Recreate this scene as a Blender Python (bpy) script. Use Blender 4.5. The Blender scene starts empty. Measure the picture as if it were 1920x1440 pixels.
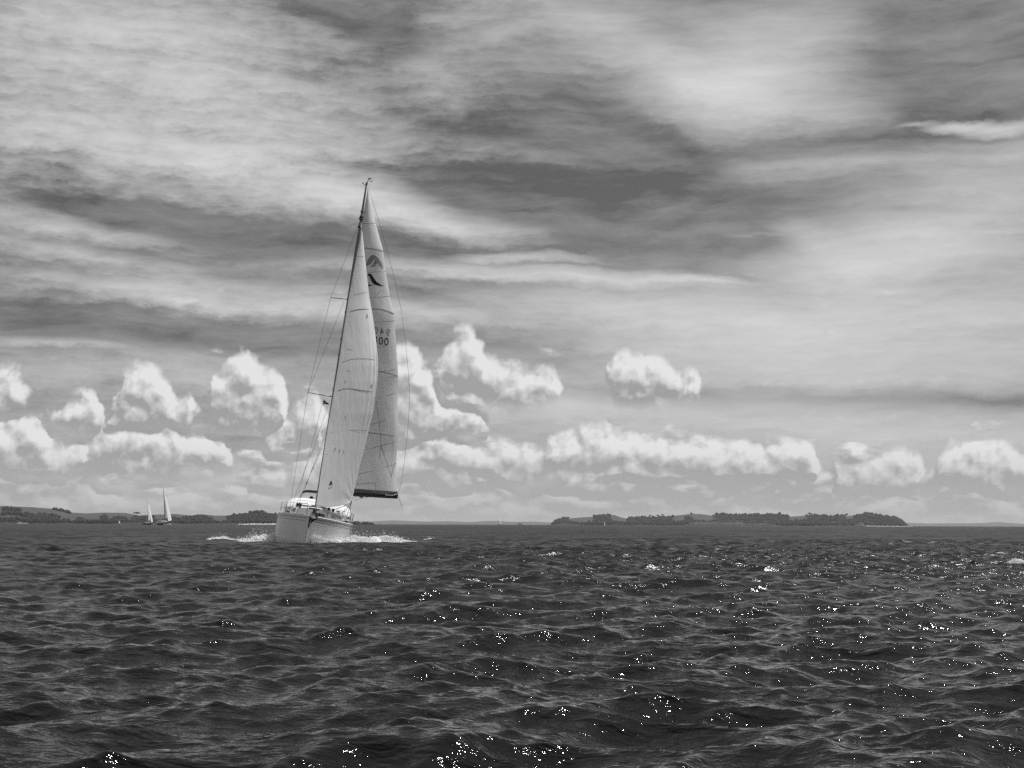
import bpy, bmesh, math, random
import numpy as np
from mathutils import Vector, Matrix, noise as mnoise

R = math.radians
scene = bpy.context.scene
COL = scene.collection

# ------------------------------------------------------------------ camera
CAM_H = 1.0
F_PX = 2743.0                       # focal length in photo pixels (1920 wide)
PITCH = math.atan((983.5 - 720.0) / F_PX)
ROLL = R(0.20)
cam_data = bpy.data.cameras.new('camera')
cam_data.sensor_width = 36.0
cam_data.lens = F_PX * 36.0 / 1920.0
cam_data.clip_start = 0.1
cam_data.clip_end = 60000.0
cam = bpy.data.objects.new('camera', cam_data)
COL.objects.link(cam)
CAM_M = Matrix.Rotation(R(90) + PITCH, 4, 'X') @ Matrix.Rotation(ROLL, 4, 'Z')
CAM_M.translation = (0, 0, CAM_H)
cam.matrix_world = CAM_M
scene.camera = cam
CAM3 = CAM_M.to_3x3()


def ray(px, py):
    """direction through a photo pixel"""
    return (CAM3 @ Vector(((px - 960.0) / F_PX, (720.0 - py) / F_PX, -1.0))).normalized()


def at(px, py, Y):
    """point seen at a photo pixel, at depth Y north of the camera"""
    d = ray(px, py)
    return Vector((0, 0, CAM_H)) + d * (Y / d.y)


def on_sea(px, Y):
    """sea-level point at depth Y below/above photo column px"""
    d = ray(px, 984.0)
    return Vector((d.x / d.y * Y, Y, 0.0))


def az_el(px, py):
    d = ray(px, py)
    return math.atan2(d.x, d.y), math.asin(d.z)


# ------------------------------------------------------------------ light
SUN_AZ, SUN_EL = R(56.0), R(63.0)     # azimuth to the right of the view, elevation
sun_dir = Vector((math.sin(SUN_AZ) * math.cos(SUN_EL), math.cos(SUN_AZ) * math.cos(SUN_EL), math.sin(SUN_EL)))
sun_data = bpy.data.lights.new('sun', 'SUN')
sun_data.energy = 4.2
sun_data.angle = R(0.53)
sun_data.color = (1, 1, 1)
sun = bpy.data.objects.new('sun', sun_data)
sun.rotation_euler = sun_dir.to_track_quat('Z', 'Y').to_euler()
COL.objects.link(sun)

vs = scene.view_settings
vs.view_transform = 'Standard'
vs.look = 'None'
vs.exposure = 0.0
vs.gamma = 1.0
scene.render.engine = 'CYCLES'
scene.cycles.use_denoising = False
scene.cycles.denoiser = 'OPENIMAGEDENOISE'
scene.cycles.denoising_input_passes = 'RGB_ALBEDO_NORMAL'
scene.cycles.max_bounces = 6
scene.cycles.caustics_reflective = False
scene.cycles.caustics_refractive = False
scene.cycles.transparent_max_bounces = 16


class NT:
    """small helper to write node trees as expressions"""
    def __init__(self, tree):
        self.t = tree

    def n(self, kind, **props):
        nd = self.t.nodes.new(kind)
        for k, v in props.items():
            setattr(nd, k, v)
        return nd

    def put(self, sock, v):
        if hasattr(v, 'is_output') or isinstance(v, bpy.types.NodeSocket):
            self.t.links.new(v, sock)
        elif v is not None:
            sock.default_value = v

    def m(self, op, a, b=None, c=None, clamp=False):
        nd = self.n('ShaderNodeMath', operation=op, use_clamp=clamp)
        for i, v in enumerate((a, b, c)):
            if v is not None:
                self.put(nd.inputs[i], v)
        return nd.outputs[0]

    def v(self, op, a, b=None, scale=None):
        nd = self.n('ShaderNodeVectorMath', operation=op)
        self.put(nd.inputs[0], a)
        if b is not None:
            self.put(nd.inputs[1], b)
        if scale is not None:
            self.put(nd.inputs['Scale'], scale)
        return nd.outputs['Value'] if op in ('DISTANCE', 'LENGTH', 'DOT_PRODUCT') else nd.outputs['Vector']

    def xyz(self, x, y, z=0.0):
        nd = self.n('ShaderNodeCombineXYZ')
        for i, v in enumerate((x, y, z)):
            self.put(nd.inputs[i], v)
        return nd.outputs[0]

    def mapping(self, vec, loc=(0, 0, 0), rot=(0, 0, 0), scale=(1, 1, 1), kind='POINT'):
        nd = self.n('ShaderNodeMapping', vector_type=kind)
        self.put(nd.inputs['Vector'], vec)
        nd.inputs['Location'].default_value = loc
        nd.inputs['Rotation'].default_value = rot
        nd.inputs['Scale'].default_value = scale
        return nd.outputs[0]

    def noise(self, vec, scale, detail=4.0, rough=0.5, dist=0.0, lac=2.0, color=False):
        nd = self.n('ShaderNodeTexNoise', noise_dimensions='3D')
        self.put(nd.inputs['Vector'], vec)
        self.put(nd.inputs['Scale'], scale)
        nd.inputs['Detail'].default_value = detail
        nd.inputs['Roughness'].default_value = rough
        nd.inputs['Lacunarity'].default_value = lac
        nd.inputs['Distortion'].default_value = dist
        return nd.outputs['Color'] if color else nd.outputs[0]

    def noise2(self, vec, scale, detail=4.0, rough=0.5):
        nd = self.n('ShaderNodeTexNoise', noise_dimensions='2D')
        self.put(nd.inputs['Vector'], vec)
        nd.inputs['Scale'].default_value = scale
        nd.inputs['Detail'].default_value = detail
        nd.inputs['Roughness'].default_value = rough
        return nd.outputs[0]

    def remap(self, x, a, b, c=0.0, d=1.0, smooth=False):
        nd = self.n('ShaderNodeMapRange', interpolation_type='SMOOTHSTEP' if smooth else 'LINEAR')
        nd.clamp = True
        self.put(nd.inputs[0], x)
        for i, v in enumerate((a, b, c, d)):
            self.put(nd.inputs[1 + i], v)
        return nd.outputs[0]

    def mix(self, f, a, b):
        nd = self.n('ShaderNodeMix', data_type='FLOAT')
        self.put(nd.inputs[0], f)
        self.put(nd.inputs[2], a)
        self.put(nd.inputs[3], b)
        return nd.outputs[0]


# ------------------------------------------------------------------ sky
PX = 1.0 / F_PX                     # one photo pixel near the horizon, in radians

# high thin cloud: soft patches (x, y, half-width, half-height, tilt, amount)
CIRRUS = [
    # rippled sheet over the upper left
    (90, 60, 620, 330, 4, .50), (420, 150, 560, 200, 12, .34), (20, 240, 460, 150, 2, .30), (560, 250, 480, 120, 15, .34),
    (360, 300, 640, 90, 10, .52), (620, 345, 420, 62, 14, .42), (820, 410, 260, 34, 14, .50), (700, 395, 300, 30, 10, .24),
    # veils swept over the top centre
    (980, 70, 300, 120, -22, .34), (860, 170, 260, 60, 16, .22), (1130, 60, 240, 40, 20, .18), (900, 20, 240, 40, -10, .20), (960, 290, 180, 30, 12, .30),
    # bright fan
    (1390, 125, 420, 190, 4, .44), (1350, 180, 360, 90, 14, .36), (1450, 180, 330, 90, 2, .34), (1500, 80, 320, 110, -16, .28), (1230, 140, 240, 40, 18, .20), (1560, 220, 280, 80, -8, .22),
    # long veil and broad brightness to the right
    (1720, 298, 520, 40, -2, .52), (1840, 320, 300, 70, 0, .26), (1800, 410, 420, 110, -12, .52), (1640, 500, 460, 90, -10, .46), (1880, 560, 460, 140, 4, .52), (1540, 440, 150, 42, 30, .26),
    (1560, 640, 700, 110, 4, .56), (1280, 600, 520, 70, 3, .40), (1150, 570, 360, 40, 4, .28), (1480, 700, 460, 60, 4, .24),
    # white streaks
    (70, 418, 330, 30, 5, .50), (150, 478, 420, 24, 6, .46), (330, 545, 620, 34, 3, .48), (420, 570, 300, 14, 2, .24), (760, 500, 300, 26, 2, .30),
    (1090, 520, 330, 22, 3, .80), (960, 482, 150, 13, 2, .70), (1290, 526, 140, 9, 3, .60), (850, 515, 260, 14, 2, .36), (1420, 440, 90, 8, 0, .26),
    (60, 646, 170, 11, 2, .46), (260, 705, 330, 50, -2, .30), (640, 590, 400, 30, 2, .26), (880, 590, 420, 40, 0, .24),
    (1860, 236, 150, 20, 3, 1.1), (1780, 232, 90, 13, -6, .7), (1708, 232, 60, 8, -8, .6),
    (1050, 760, 700, 90, 0, .34), (1650, 815, 700, 80, 2, .44), (300, 880, 900, 90, 0, .20),
    # clear gaps
    (1780, 100, 440, 200, -16, -.46), (900, 345, 360, 46, 6, -.42), (1130, 380, 460, 62, 3, -.42), (1220, 255, 260, 34, 22, -.30), (1250, 330, 240, 30, 6, -.2),
    (400, 425, 420, 46, 7, -.46), (640, 450, 330, 34, 3, -.30), (1860, 752, 420, 24, 2, -.40), (1300, 735, 420, 26, 2, -.26),
    (250, 615, 640, 44, 2, -.36), (1230, 455, 420, 34, 0, -.34), (640, 25, 260, 30, 8, -.30), (60, 590, 330, 34, 2, -.28), (200, 385, 300, 22, 4, -.26),
]

# heaped cloud: outlines (x, top y, base y) in photo pixels; rows, one behind the other
CUM_UPPER = [
    [(-80, 700, 735), (0, 692, 735), (20, 690, 730), (38, 698, 726), (52, 712, 722)],
    [(108, 766, 774), (125, 750, 776), (142, 744, 776), (160, 734, 773), (174, 732, 770), (188, 752, 768)],
    [(206, 772, 784), (220, 738, 785), (234, 704, 785), (250, 690, 784), (262, 691, 783), (274, 683, 783), (288, 684, 781), (304, 692, 776), (316, 716, 766), (326, 742, 758)],
    [(336, 762, 772), (350, 746, 772), (362, 755, 770)],
    [(396, 735, 772), (406, 702, 780), (420, 694, 785), (430, 676, 786), (442, 668, 786), (456, 656, 785), (466, 660, 784), (476, 676, 782), (492, 688, 780), (506, 700, 778), (520, 704, 774), (530, 718, 768), (540, 742, 758)],
    [(816, 690, 702), (824, 664, 715), (838, 646, 728), (852, 636, 736), (866, 628, 738), (880, 622, 738), (892, 632, 738), (902, 650, 738), (912, 670, 738), (930, 680, 738), (950, 690, 738), (972, 690, 737), (992, 690, 734), (1012, 696, 729), (1032, 700, 720), (1048, 705, 714)],
    [(1142, 690, 700), (1150, 672, 722), (1162, 662, 730), (1176, 658, 734), (1190, 658, 735), (1202, 664, 736), (1214, 670, 735), (1228, 674, 733), (1242, 682, 728), (1256, 690, 723), (1270, 704, 720), (1280, 712, 718), (1288, 702, 716), (1302, 700, 712), (1310, 706, 709)],
]
CUM_MID = [
    [(505, 812, 818), (520, 796, 820), (540, 785, 820), (556, 758, 818), (574, 752, 814), (592, 748, 810), (608, 760, 800)],
    [(738, 660, 806), (752, 652, 808), (766, 649, 808), (778, 652, 806), (788, 672, 804), (796, 690, 802), (806, 696, 800), (814, 712, 798), (822, 738, 796), (840, 752, 796), (862, 752, 792), (884, 760, 786), (900, 768, 780), (912, 773, 776)],
]
CUM_LOWER = [
    [(-80, 800, 868), (0, 788, 868), (24, 791, 866), (48, 787, 864), (70, 790, 862), (84, 806, 860), (100, 828, 862), (130, 828, 862), (158, 832, 858), (172, 846, 856)],
    [(176, 826, 866), (188, 810, 868), (204, 794, 868), (226, 790, 868), (250, 792, 868), (272, 794, 868), (296, 796, 868), (316, 790, 866), (330, 787, 862), (340, 800, 856), (346, 824, 846)],
    [(358, 826, 842), (368, 812, 846), (380, 816, 848), (394, 826, 850), (408, 818, 850), (424, 822, 848), (436, 834, 842)],
    [(470, 878, 894), (520, 872, 894), (560, 864, 894), (600, 846, 894), (640, 822, 892), (700, 836, 890), (750, 832, 888), (790, 826, 884), (812, 808, 882), (830, 806, 880), (848, 812, 880), (862, 830, 880), (900, 832, 880), (950, 836, 878), (990, 842, 876), (1016, 850, 872)],
    [(1022, 838, 846), (1030, 826, 868), (1046, 818, 884), (1066, 812, 892), (1090, 806, 896), (1120, 804, 898), (1146, 805, 898), (1166, 808, 898), (1184, 816, 898), (1204, 821, 898), (1230, 823, 898), (1246, 819, 898), (1264, 827, 897), (1300, 825, 897), (1326, 822, 896), (1346, 828, 896), (1376, 830, 896), (1410, 828, 896), (1440, 826, 896), (1470, 825, 896), (1494, 830, 894), (1512, 832, 890), (1524, 840, 882), (1532, 852, 872)],
    [(1562, 866, 890), (1584, 862, 892), (1606, 852, 893), (1630, 856, 894), (1660, 854, 894), (1690, 850, 894), (1712, 852, 893), (1730, 862, 892)],
    [(1762, 862, 894), (1776, 838, 898), (1794, 828, 898), (1812, 828, 898), (1834, 832, 898), (1858, 830, 898), (1886, 832, 896), (1902, 836, 890), (1908, 852, 884), (1930, 846, 886), (2000, 850, 890)],
]

world = bpy.data.worlds.new('World')
scene.world = world
world.use_nodes = True
wt = world.node_tree
wt.nodes.clear()
W = NT(wt)
tc = W.n('ShaderNodeTexCoord')
D = W.v('NORMALIZE', tc.outputs['Generated'])
sep = W.n('ShaderNodeSeparateXYZ')
W.put(sep.inputs[0], D)
dx, dy, dz = sep.outputs
AZ = W.m('ARCTAN2', dx, dy)
EL = W.m('ARCSINE', dz)
elp = W.m('MAXIMUM', EL, 0.0)
AE = W.xyz(AZ, EL, 0.0)             # azimuth / elevation in radians
AEP = W.v('SCALE', AE, scale=F_PX / 100.0)   # the same in hundreds of photo pixels

sky_tex = W.n('ShaderNodeTexSky', sky_type='NISHITA')
sky_tex.sun_disc = False
sky_tex.sun_elevation = SUN_EL
sky_tex.sun_rotation = SUN_AZ
sky_tex.air_density = 1.0
sky_tex.dust_density = 1.2
sky_tex.ozone_density = 1.0
ssep = W.n('ShaderNodeSeparateColor')
W.put(ssep.inputs[0], sky_tex.outputs[0])
# monochrome film behind a warm filter: mostly the red light of the sky
clear = W.m('ADD', W.m('MULTIPLY', ssep.outputs[0], 0.75), W.m('MULTIPLY', ssep.outputs[1], 0.25))

# --- high cloud, laid on a plane far above
inv = W.m('DIVIDE', 1.0, W.m('ADD', W.m('MAXIMUM', dz, 0.0), 0.16))
Q = W.v('SCALE', W.xyz(dx, dy, 0.0), scale=inv)
wa = W.noise2(AEP, 0.30, 2, 0.40)
wb = W.noise2(W.v('ADD', AEP, (4.1, 9.2, 0.0)), 0.36, 2, 0.40)
fib_c = W.noise2(W.mapping(AEP, rot=(0, 0, R(14)), scale=(0.42, 1.0, 1.0)), 4.2, 5, 0.66)
AEW = W.v('ADD', AEP, W.xyz(W.m('MULTIPLY_ADD', wa, 1.4, -0.7), W.m('ADD', W.m('MULTIPLY_ADD', wb, 0.4, -0.2), W.m('MULTIPLY_ADD', fib_c, 0.18, -0.09)), 0.0))
mask = None
for (x, y, rx, ry, rot, amp) in CIRRUS:
    a, e = az_el(x, y)
    c = F_PX / 100.0
    # TEXTURE mapping: inverse of scale, rotate, translate
    mp = W.mapping(AEW, loc=(a * c, e * c, 0), rot=(0, 0, R(-rot)), scale=(rx / 100.0, ry / 100.0, 1.0), kind='TEXTURE')
    g = W.n('ShaderNodeTexGradient', gradient_type='SPHERICAL')
    W.put(g.inputs[0], mp)
    mask = W.m('MULTIPLY_ADD', g.outputs['Fac'], amp * 1.4, mask if mask is not None else 0.0)
# fibres: stretched noise, slightly turned
wc = W.m('MULTIPLY_ADD', wa, 0.9, -0.45)
q1 = W.v('ADD', W.mapping(Q, rot=(0, 0, R(18)), scale=(0.45, 1.3, 1.0)), W.xyz(0.0, wc, 0.0))
fib_a = W.noise2(q1, 1.5, 6, 0.53)
fib_b = W.noise2(W.mapping(AEW, rot=(0, 0, R(6)), scale=(0.13, 1.0, 1.0)), 1.9, 6, 0.66)
fib_d = W.noise2(W.mapping(AEW, rot=(0, 0, R(-20)), scale=(0.22, 1.0, 1.0)), 1.6, 6, 0.62)
fib_e = W.noise2(W.mapping(AEW, rot=(0, 0, R(11)), scale=(0.12, 1.0, 1.0)), 6.0, 4, 0.6)
# rippled high cloud to the north-west, smooth veils elsewhere
ripply = W.remap(AZ, -0.16, 0.10, 0.62, 0.26, True)
fib = W.m('ADD', W.m('MULTIPLY_ADD', fib_a, 0.7, -0.35),
          W.m('ADD', W.m('ADD', W.m('MULTIPLY_ADD', fib_b, 1.0, -0.5), W.m('ADD', W.m('MULTIPLY_ADD', fib_e, 0.40, -0.20), W.m('MULTIPLY_ADD', fib_d, 0.45, -0.225))),
              W.m('MULTIPLY', W.m('MULTIPLY_ADD', fib_c, 1.1, -0.55), ripply)))
fib = W.m('MULTIPLY', fib, W.remap(AZ, -0.10, 0.16, 1.0, 0.66, True))
# the same kind of cloud goes on all round, outside the photograph too
away = W.remap(W.m('ABSOLUTE', AZ), 0.40, 0.75, 0.0, 1.0, True)
far_mask = W.m('MAXIMUM', away, W.remap(EL, 0.36, 0.6, 0.0, 1.0, True))
gen = W.m('MULTIPLY', W.remap(W.noise2(Q, 0.9, 3, 0.5), 0.3, 0.7, 0.0, 0.55), far_mask)
veil = W.remap(EL, 0.02, 0.24, 0.34, 0.06)
dens = W.m('ADD', W.m('ADD', W.m('MULTIPLY_ADD', mask, 0.62, veil), gen), W.m('MULTIPLY', fib, W.m('MAXIMUM', W.m('MULTIPLY_ADD', mask, 0.62, 0.46), 0.34)))
wisp = W.m('MULTIPLY_ADD', W.m('ADD', fib_a, W.m('ADD', fib_b, fib_d)), 0.34, -0.44)
dens = W.m('SMOOTH_MAX', dens, W.m('MAXIMUM', wisp, 0.0), 0.16)
cir = W.m('SUBTRACT', 1.0, W.m('EXPONENT', W.m('MULTIPLY', dens, -1.30)))
CIR_RAD = 0.82
sky1 = W.mix(cir, W.m('MULTIPLY', clear, 0.038), CIR_RAD)

# --- heaped cloud near the horizon
AZ_SPAN = 0.45
def outline_curves(G, azimuth, clouds):
    """top and base elevation of a row of clouds as two curves over azimuth; returns (top, base) in hundreds of photo pixels"""
    pts = []
    last = None
    for cl in clouds:
        x, t, b = cl[0]
        if last is None or x - last > 16:
            pts.append((x - 7, (t + b) / 2 + 26, (t + b) / 2 - 26))
        elif pts:
            pts.pop()
        pts += cl
        x, t, b = cl[-1]
        pts.append((x + 7, (t + b) / 2 + 26, (t + b) / 2 - 26))
        last = x
    pts.sort(key=lambda p: p[0])
    nd = G.n('ShaderNodeRGBCurve')
    u = G.m('MULTIPLY_ADD', azimuth, 0.5 / AZ_SPAN, 0.5, clamp=True)
    G.put(nd.inputs['Color'], G.xyz(u, u, 0.0))
    EMAX = 0.16
    lut = [[], []]
    for (x, t, b) in pts:
        for k, y in enumerate((t, b)):
            a, e = az_el(x, y)
            lut[k].append((a / AZ_SPAN * 0.5 + 0.5, e / EMAX))
    cm = nd.mapping
    cm.extend = 'HORIZONTAL'
    for k in (0, 1):
        cv = cm.curves[k]
        while len(cv.points) > 2:
            cv.points.remove(cv.points[1])
        P = lut[k]
        cv.points[0].location = P[0]
        cv.points[1].location = P[-1]
        for p in P[1:-1]:
            cv.points.new(*p)
        for p in cv.points:
            p.handle_type = 'VECTOR'
    cm.update()
    sp = G.n('ShaderNodeSeparateXYZ')
    G.put(sp.inputs[0], nd.outputs[0])
    k = EMAX * F_PX / 100.0
    return G.m('MULTIPLY', sp.outputs[0], k), G.m('MULTIPLY', sp.outputs[1], k)


def cumulus_group():
    gt = bpy.data.node_groups.new('cumulus_field', 'ShaderNodeTree')
    gt.interface.new_socket('P', in_out='INPUT', socket_type='NodeSocketVector')
    gt.interface.new_socket('F', in_out='OUTPUT', socket_type='NodeSocketFloat')
    gt.interface.new_socket('H', in_out='OUTPUT', socket_type='NodeSocketFloat')
    gt.interface.new_socket('S', in_out='OUTPUT', socket_type='NodeSocketFloat')
    G = NT(gt)
    gi = G.n('NodeGroupInput')
    go = G.n('NodeGroupOutput')
    P = gi.outputs[0]
    na = G.noise2(P, 2.6, 3, 0.5)
    nb = G.noise2(G.v('ADD', P, (7.3, 3.1, 0.0)), 2.6, 3, 0.55)
    P1 = G.v('ADD', P, G.xyz(G.m('MULTIPLY_ADD', na, 0.26, -0.13), G.m('MULTIPLY_ADD', nb, 0.18, -0.09), 0.0))
    s1 = G.n('ShaderNodeSeparateXYZ')
    G.put(s1.inputs[0], P1)
    el = s1.outputs[1]
    az = G.m('MULTIPLY', s1.outputs[0], 100.0 / F_PX)
    F, H, S = None, None, None
    for row in (CUM_UPPER, CUM_MID, CUM_LOWER):
        top, base = outline_curves(G, az, row)
        up = G.m('SUBTRACT', top, el)
        dn = G.m('SUBTRACT', el, G.m('SUBTRACT', base, 0.14))
        f = G.m('SMOOTH_MIN', up, G.m('MULTIPLY_ADD', dn, 0.7, 0.03), 0.12)
        h = G.m('DIVIDE', dn, G.m('MAXIMUM', G.m('MULTIPLY_ADD', G.m('SUBTRACT', top, base), 0.65, 0.26), 0.2), clamp=True)
        sh = G.m('SMOOTH_MIN', up, 0.34, 0.2)
        if F is None:
            F, H, S = f, h, sh
        else:
            k = G.remap(G.m('SUBTRACT', f, F), -0.08, 0.08, 0.0, 1.0, True)
            H = G.mix(k, H, h)
            S = G.mix(k, S, sh)
            F = G.m('MAXIMUM', F, f)
    # a looser, flatter field of cloud low over the horizon, all round
    low = G.remap(el, 0.2, 2.2, 1.0, -1.0)
    lowf = G.noise2(G.mapping(P, scale=(0.5, 1.2, 1.0)), 1.5, 4, 0.52)
    lf = G.m('ADD', G.m('MULTIPLY', G.m('SUBTRACT', lowf, 0.58), 1.2), G.m('MULTIPLY', low, 0.26))
    near = G.m('SUBTRACT', F, lf)
    wgt = G.remap(near, -0.10, 0.10, 0.40, 1.0, True)     # how much of the heaped detail shows
    kk = G.remap(near, -0.06, 0.06, 0.0, 1.0)
    H = G.mix(kk, 0.25, H)
    S = G.mix(kk, lf, S)
    F = G.m('SMOOTH_MAX', F, lf, 0.08)
    bump = 0.0
    for sc, am in ((1.7, 0.26), (4.0, 0.13), (9.0, 0.05)):
        vor = G.n('ShaderNodeTexVoronoi', feature='F1', voronoi_dimensions='2D')
        G.put(vor.inputs['Vector'], P1)
        vor.inputs['Scale'].default_value = sc
        vor.inputs['Detail'].default_value = 0.0
        d = vor.outputs['Distance']
        bump = G.m('MULTIPLY_ADD', G.m('SUBTRACT', 0.30, G.m('MULTIPLY', d, d)), am, bump)
    fb = G.noise2(P, 3.4, 4, 0.50)
    bump = G.m('MULTIPLY_ADD', G.m('SUBTRACT', fb, 0.5), 0.24, bump)
    hw = G.m('MULTIPLY', wgt, G.m('MULTIPLY_ADD', H, 0.7, 0.3))
    F = G.m('ADD', G.m('MULTIPLY_ADD', bump, hw, F), G.m('MULTIPLY', wgt, G.m('MULTIPLY_ADD', H, -0.07, 0.07)))
    S = G.m('MULTIPLY_ADD', bump, wgt, S)
    G.put(go.inputs[0], F)
    G.put(go.inputs[1], H)
    G.put(go.inputs[2], S)
    return gt


cg = cumulus_group()
def cum(P):
    nd = W.n('ShaderNodeGroup')
    nd.node_tree = cg
    W.put(nd.inputs[0], P)
    return nd.outputs


f0, h0, s0 = cum(AEP)
_, _, s1 = cum(W.v('ADD', AEP, (0.07, 0.15, 0.0)))
lit = W.m('SUBTRACT', s0, s1)                       # rises towards the light: shaded; falls: lit
alpha = W.remap(f0, -0.11, 0.13, 0.0, 1.0, True)
lum = W.m('ADD', W.m('MULTIPLY_ADD', W.m('POWER', h0, 0.9), 0.17, 0.36), W.m('MULTIPLY', lit, 1.75))
lum = W.m('MINIMUM', W.m('MAXIMUM', lum, 0.35), 0.80)
# haze takes the contrast out of the lowest cloud
lum = W.mix(W.remap(EL, 0.0, 0.055, 0.6, 0.0), lum, 0.44)
sky2 = W.mix(W.m('MULTIPLY', alpha, W.remap(EL, -0.002, 0.03, 0.72, 0.95)), sky1, lum)
# pale air along the horizon
sky3 = W.mix(W.remap(EL, 0.0, 0.05, 0.45, 0.0), sky2, 0.44)
BG_STRENGTH = 0.1
def background(val):
    b = W.n('ShaderNodeBackground')
    W.put(b.inputs[0], W.v('SCALE', W.xyz(val, val, val), scale=1.0 / BG_STRENGTH))
    b.inputs[1].default_value = BG_STRENGTH
    return b.outputs[0]


def mix_shader(f, a, b):
    nd = W.n('ShaderNodeMixShader')
    W.put(nd.inputs[0], f)
    W.put(nd.inputs[1], a)
    W.put(nd.inputs[2], b)
    return nd.outputs[0]


# below the horizon: plain grey; low sky: high cloud and heaped cloud; above: high cloud only
sky_low = mix_shader(W.m('GREATER_THAN', EL, 0.17), background(sky3), background(sky1))
sky_all = mix_shader(W.m('GREATER_THAN', EL, -0.02), background(0.10), sky_low)
wo = W.n('ShaderNodeOutputWorld')
W.put(wo.inputs[0], sky_all)
world.cycles.sampling_method = 'NONE'      # the sky is smooth: found by scattered rays alone

# ------------------------------------------------------------------ helpers for things
def link(o, parent=None):
    COL.objects.link(o)
    if parent is not None:
        o.parent = parent
    return o


def tag(o, label=None, cat=None, group=None, kind=None):
    if label: o['label'] = label
    if cat: o['category'] = cat
    if group: o['group'] = group
    if kind: o['kind'] = kind
    return o


def empty(name, loc=(0, 0, 0)):
    o = bpy.data.objects.new(name, None)
    o.empty_display_size = 0.3
    o.location = loc
    return link(o)


def mesh_obj(name, verts, faces, mat=None, parent=None, smooth=False):
    me = bpy.data.meshes.new(name)
    me.from_pydata([tuple(v) for v in verts], [], faces)
    if smooth:
        me.polygons.foreach_set('use_smooth', [True] * len(me.polygons))
    if mat is not None:
        me.materials.append(mat)
    me.update()
    return link(bpy.data.objects.new(name, me), parent)


def mat(name, grey, rough=0.5, spec=0.5, metallic=0.0, var=0.0, vscale=5.0, bump=0.0, bscale=20.0, coat=0.0):
    """plain procedural material: a grey with mottling and fine relief"""
    m = bpy.data.materials.new(name)
    m.use_nodes = True
    T = NT(m.node_tree)
    b = m.node_tree.nodes['Principled BSDF']
    b.inputs['Roughness'].default_value = rough
    b.inputs['Specular IOR Level'].default_value = spec
    b.inputs['Metallic'].default_value = metallic
    b.inputs['Coat Weight'].default_value = coat
    co = T.n('ShaderNodeTexCoord').outputs['Object']
    if var > 0:
        f = T.noise(co, vscale, 5, 0.6)
        g = T.m('MULTIPLY_ADD', T.m('SUBTRACT', f, 0.5), 2.0 * var * grey, grey)
        T.put(b.inputs['Base Color'], T.xyz(g, g, g))
    else:
        b.inputs['Base Color'].default_value = (grey, grey, grey, 1)
    if bump > 0:
        bn = T.n('ShaderNodeBump')
        bn.inputs['Strength'].default_value = 1.0
        bn.inputs['Distance'].default_value = bump
        T.put(bn.inputs['Height'], T.noise(co, bscale, 4, 0.55))
        T.put(b.inputs['Normal'], bn.outputs[0])
    return m


# ------------------------------------------------------------------ sea
rng = np.random.default_rng(11)
WAVES = []
def add_waves(n, lo, hi, main, spread, steep):
    for i in range(n):
        lam = lo * (hi / lo) ** ((i + rng.random()) / n)
        th = main + rng.normal() * spread
        k = 2 * math.pi / lam
        WAVES.append((k * math.cos(th), k * math.sin(th), steep * (0.6 + 0.8 * rng.random()) / k, rng.random() * 6.2832, lam))


add_waves(7, 2.6, 6.0, R(-60), R(16), 0.017)
add_waves(24, 0.8, 2.4, R(-66), R(32), 0.046)
add_waves(36, 0.28, 0.8, R(-72), R(44), 0.046)
add_waves(34, 0.10, 0.28, R(-72), R(55), 0.036)


def sea_field(x, y, delta):
    """displacement of the sea at rest points x, y; waves shorter than the local spacing are left out"""
    X = np.array(x, dtype=np.float64); Y = np.array(y, dtype=np.float64)
    dxs = np.zeros_like(X); dys = np.zeros_like(X); z = np.zeros_like(X); comp = np.zeros_like(X); lost = np.zeros_like(X)
    # patches of stronger and weaker wind on the water
    gust = 0.86 + 0.18 * np.sin(X * 0.071 + 0.8 * np.sin(Y * 0.043)) + 0.14 * np.sin(Y * 0.117 + X * 0.05 + 1.7)
    for (kx, ky, a, ph, lam) in WAVES:
        w = np.clip((lam / delta - 1.9) / 1.6, 0, 1)
        k = math.hypot(kx, ky)
        lost += 0.5 * (a * k * (1 - w)) ** 2
        if not w.any():
            continue
        t = kx * X + ky * Y + ph
        s, c = np.sin(t), np.cos(t)
        aw = a * w * (gust if lam < 4.0 else 1.0)
        z += aw * c
        q = 1.0 if lam > 0.7 else 0.7
        dxs -= q * aw * kx / k * s
        dys -= q * aw * ky / k * s
        comp += q * aw * k * c
    return dxs, dys, z, comp, np.sqrt(lost)


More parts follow.
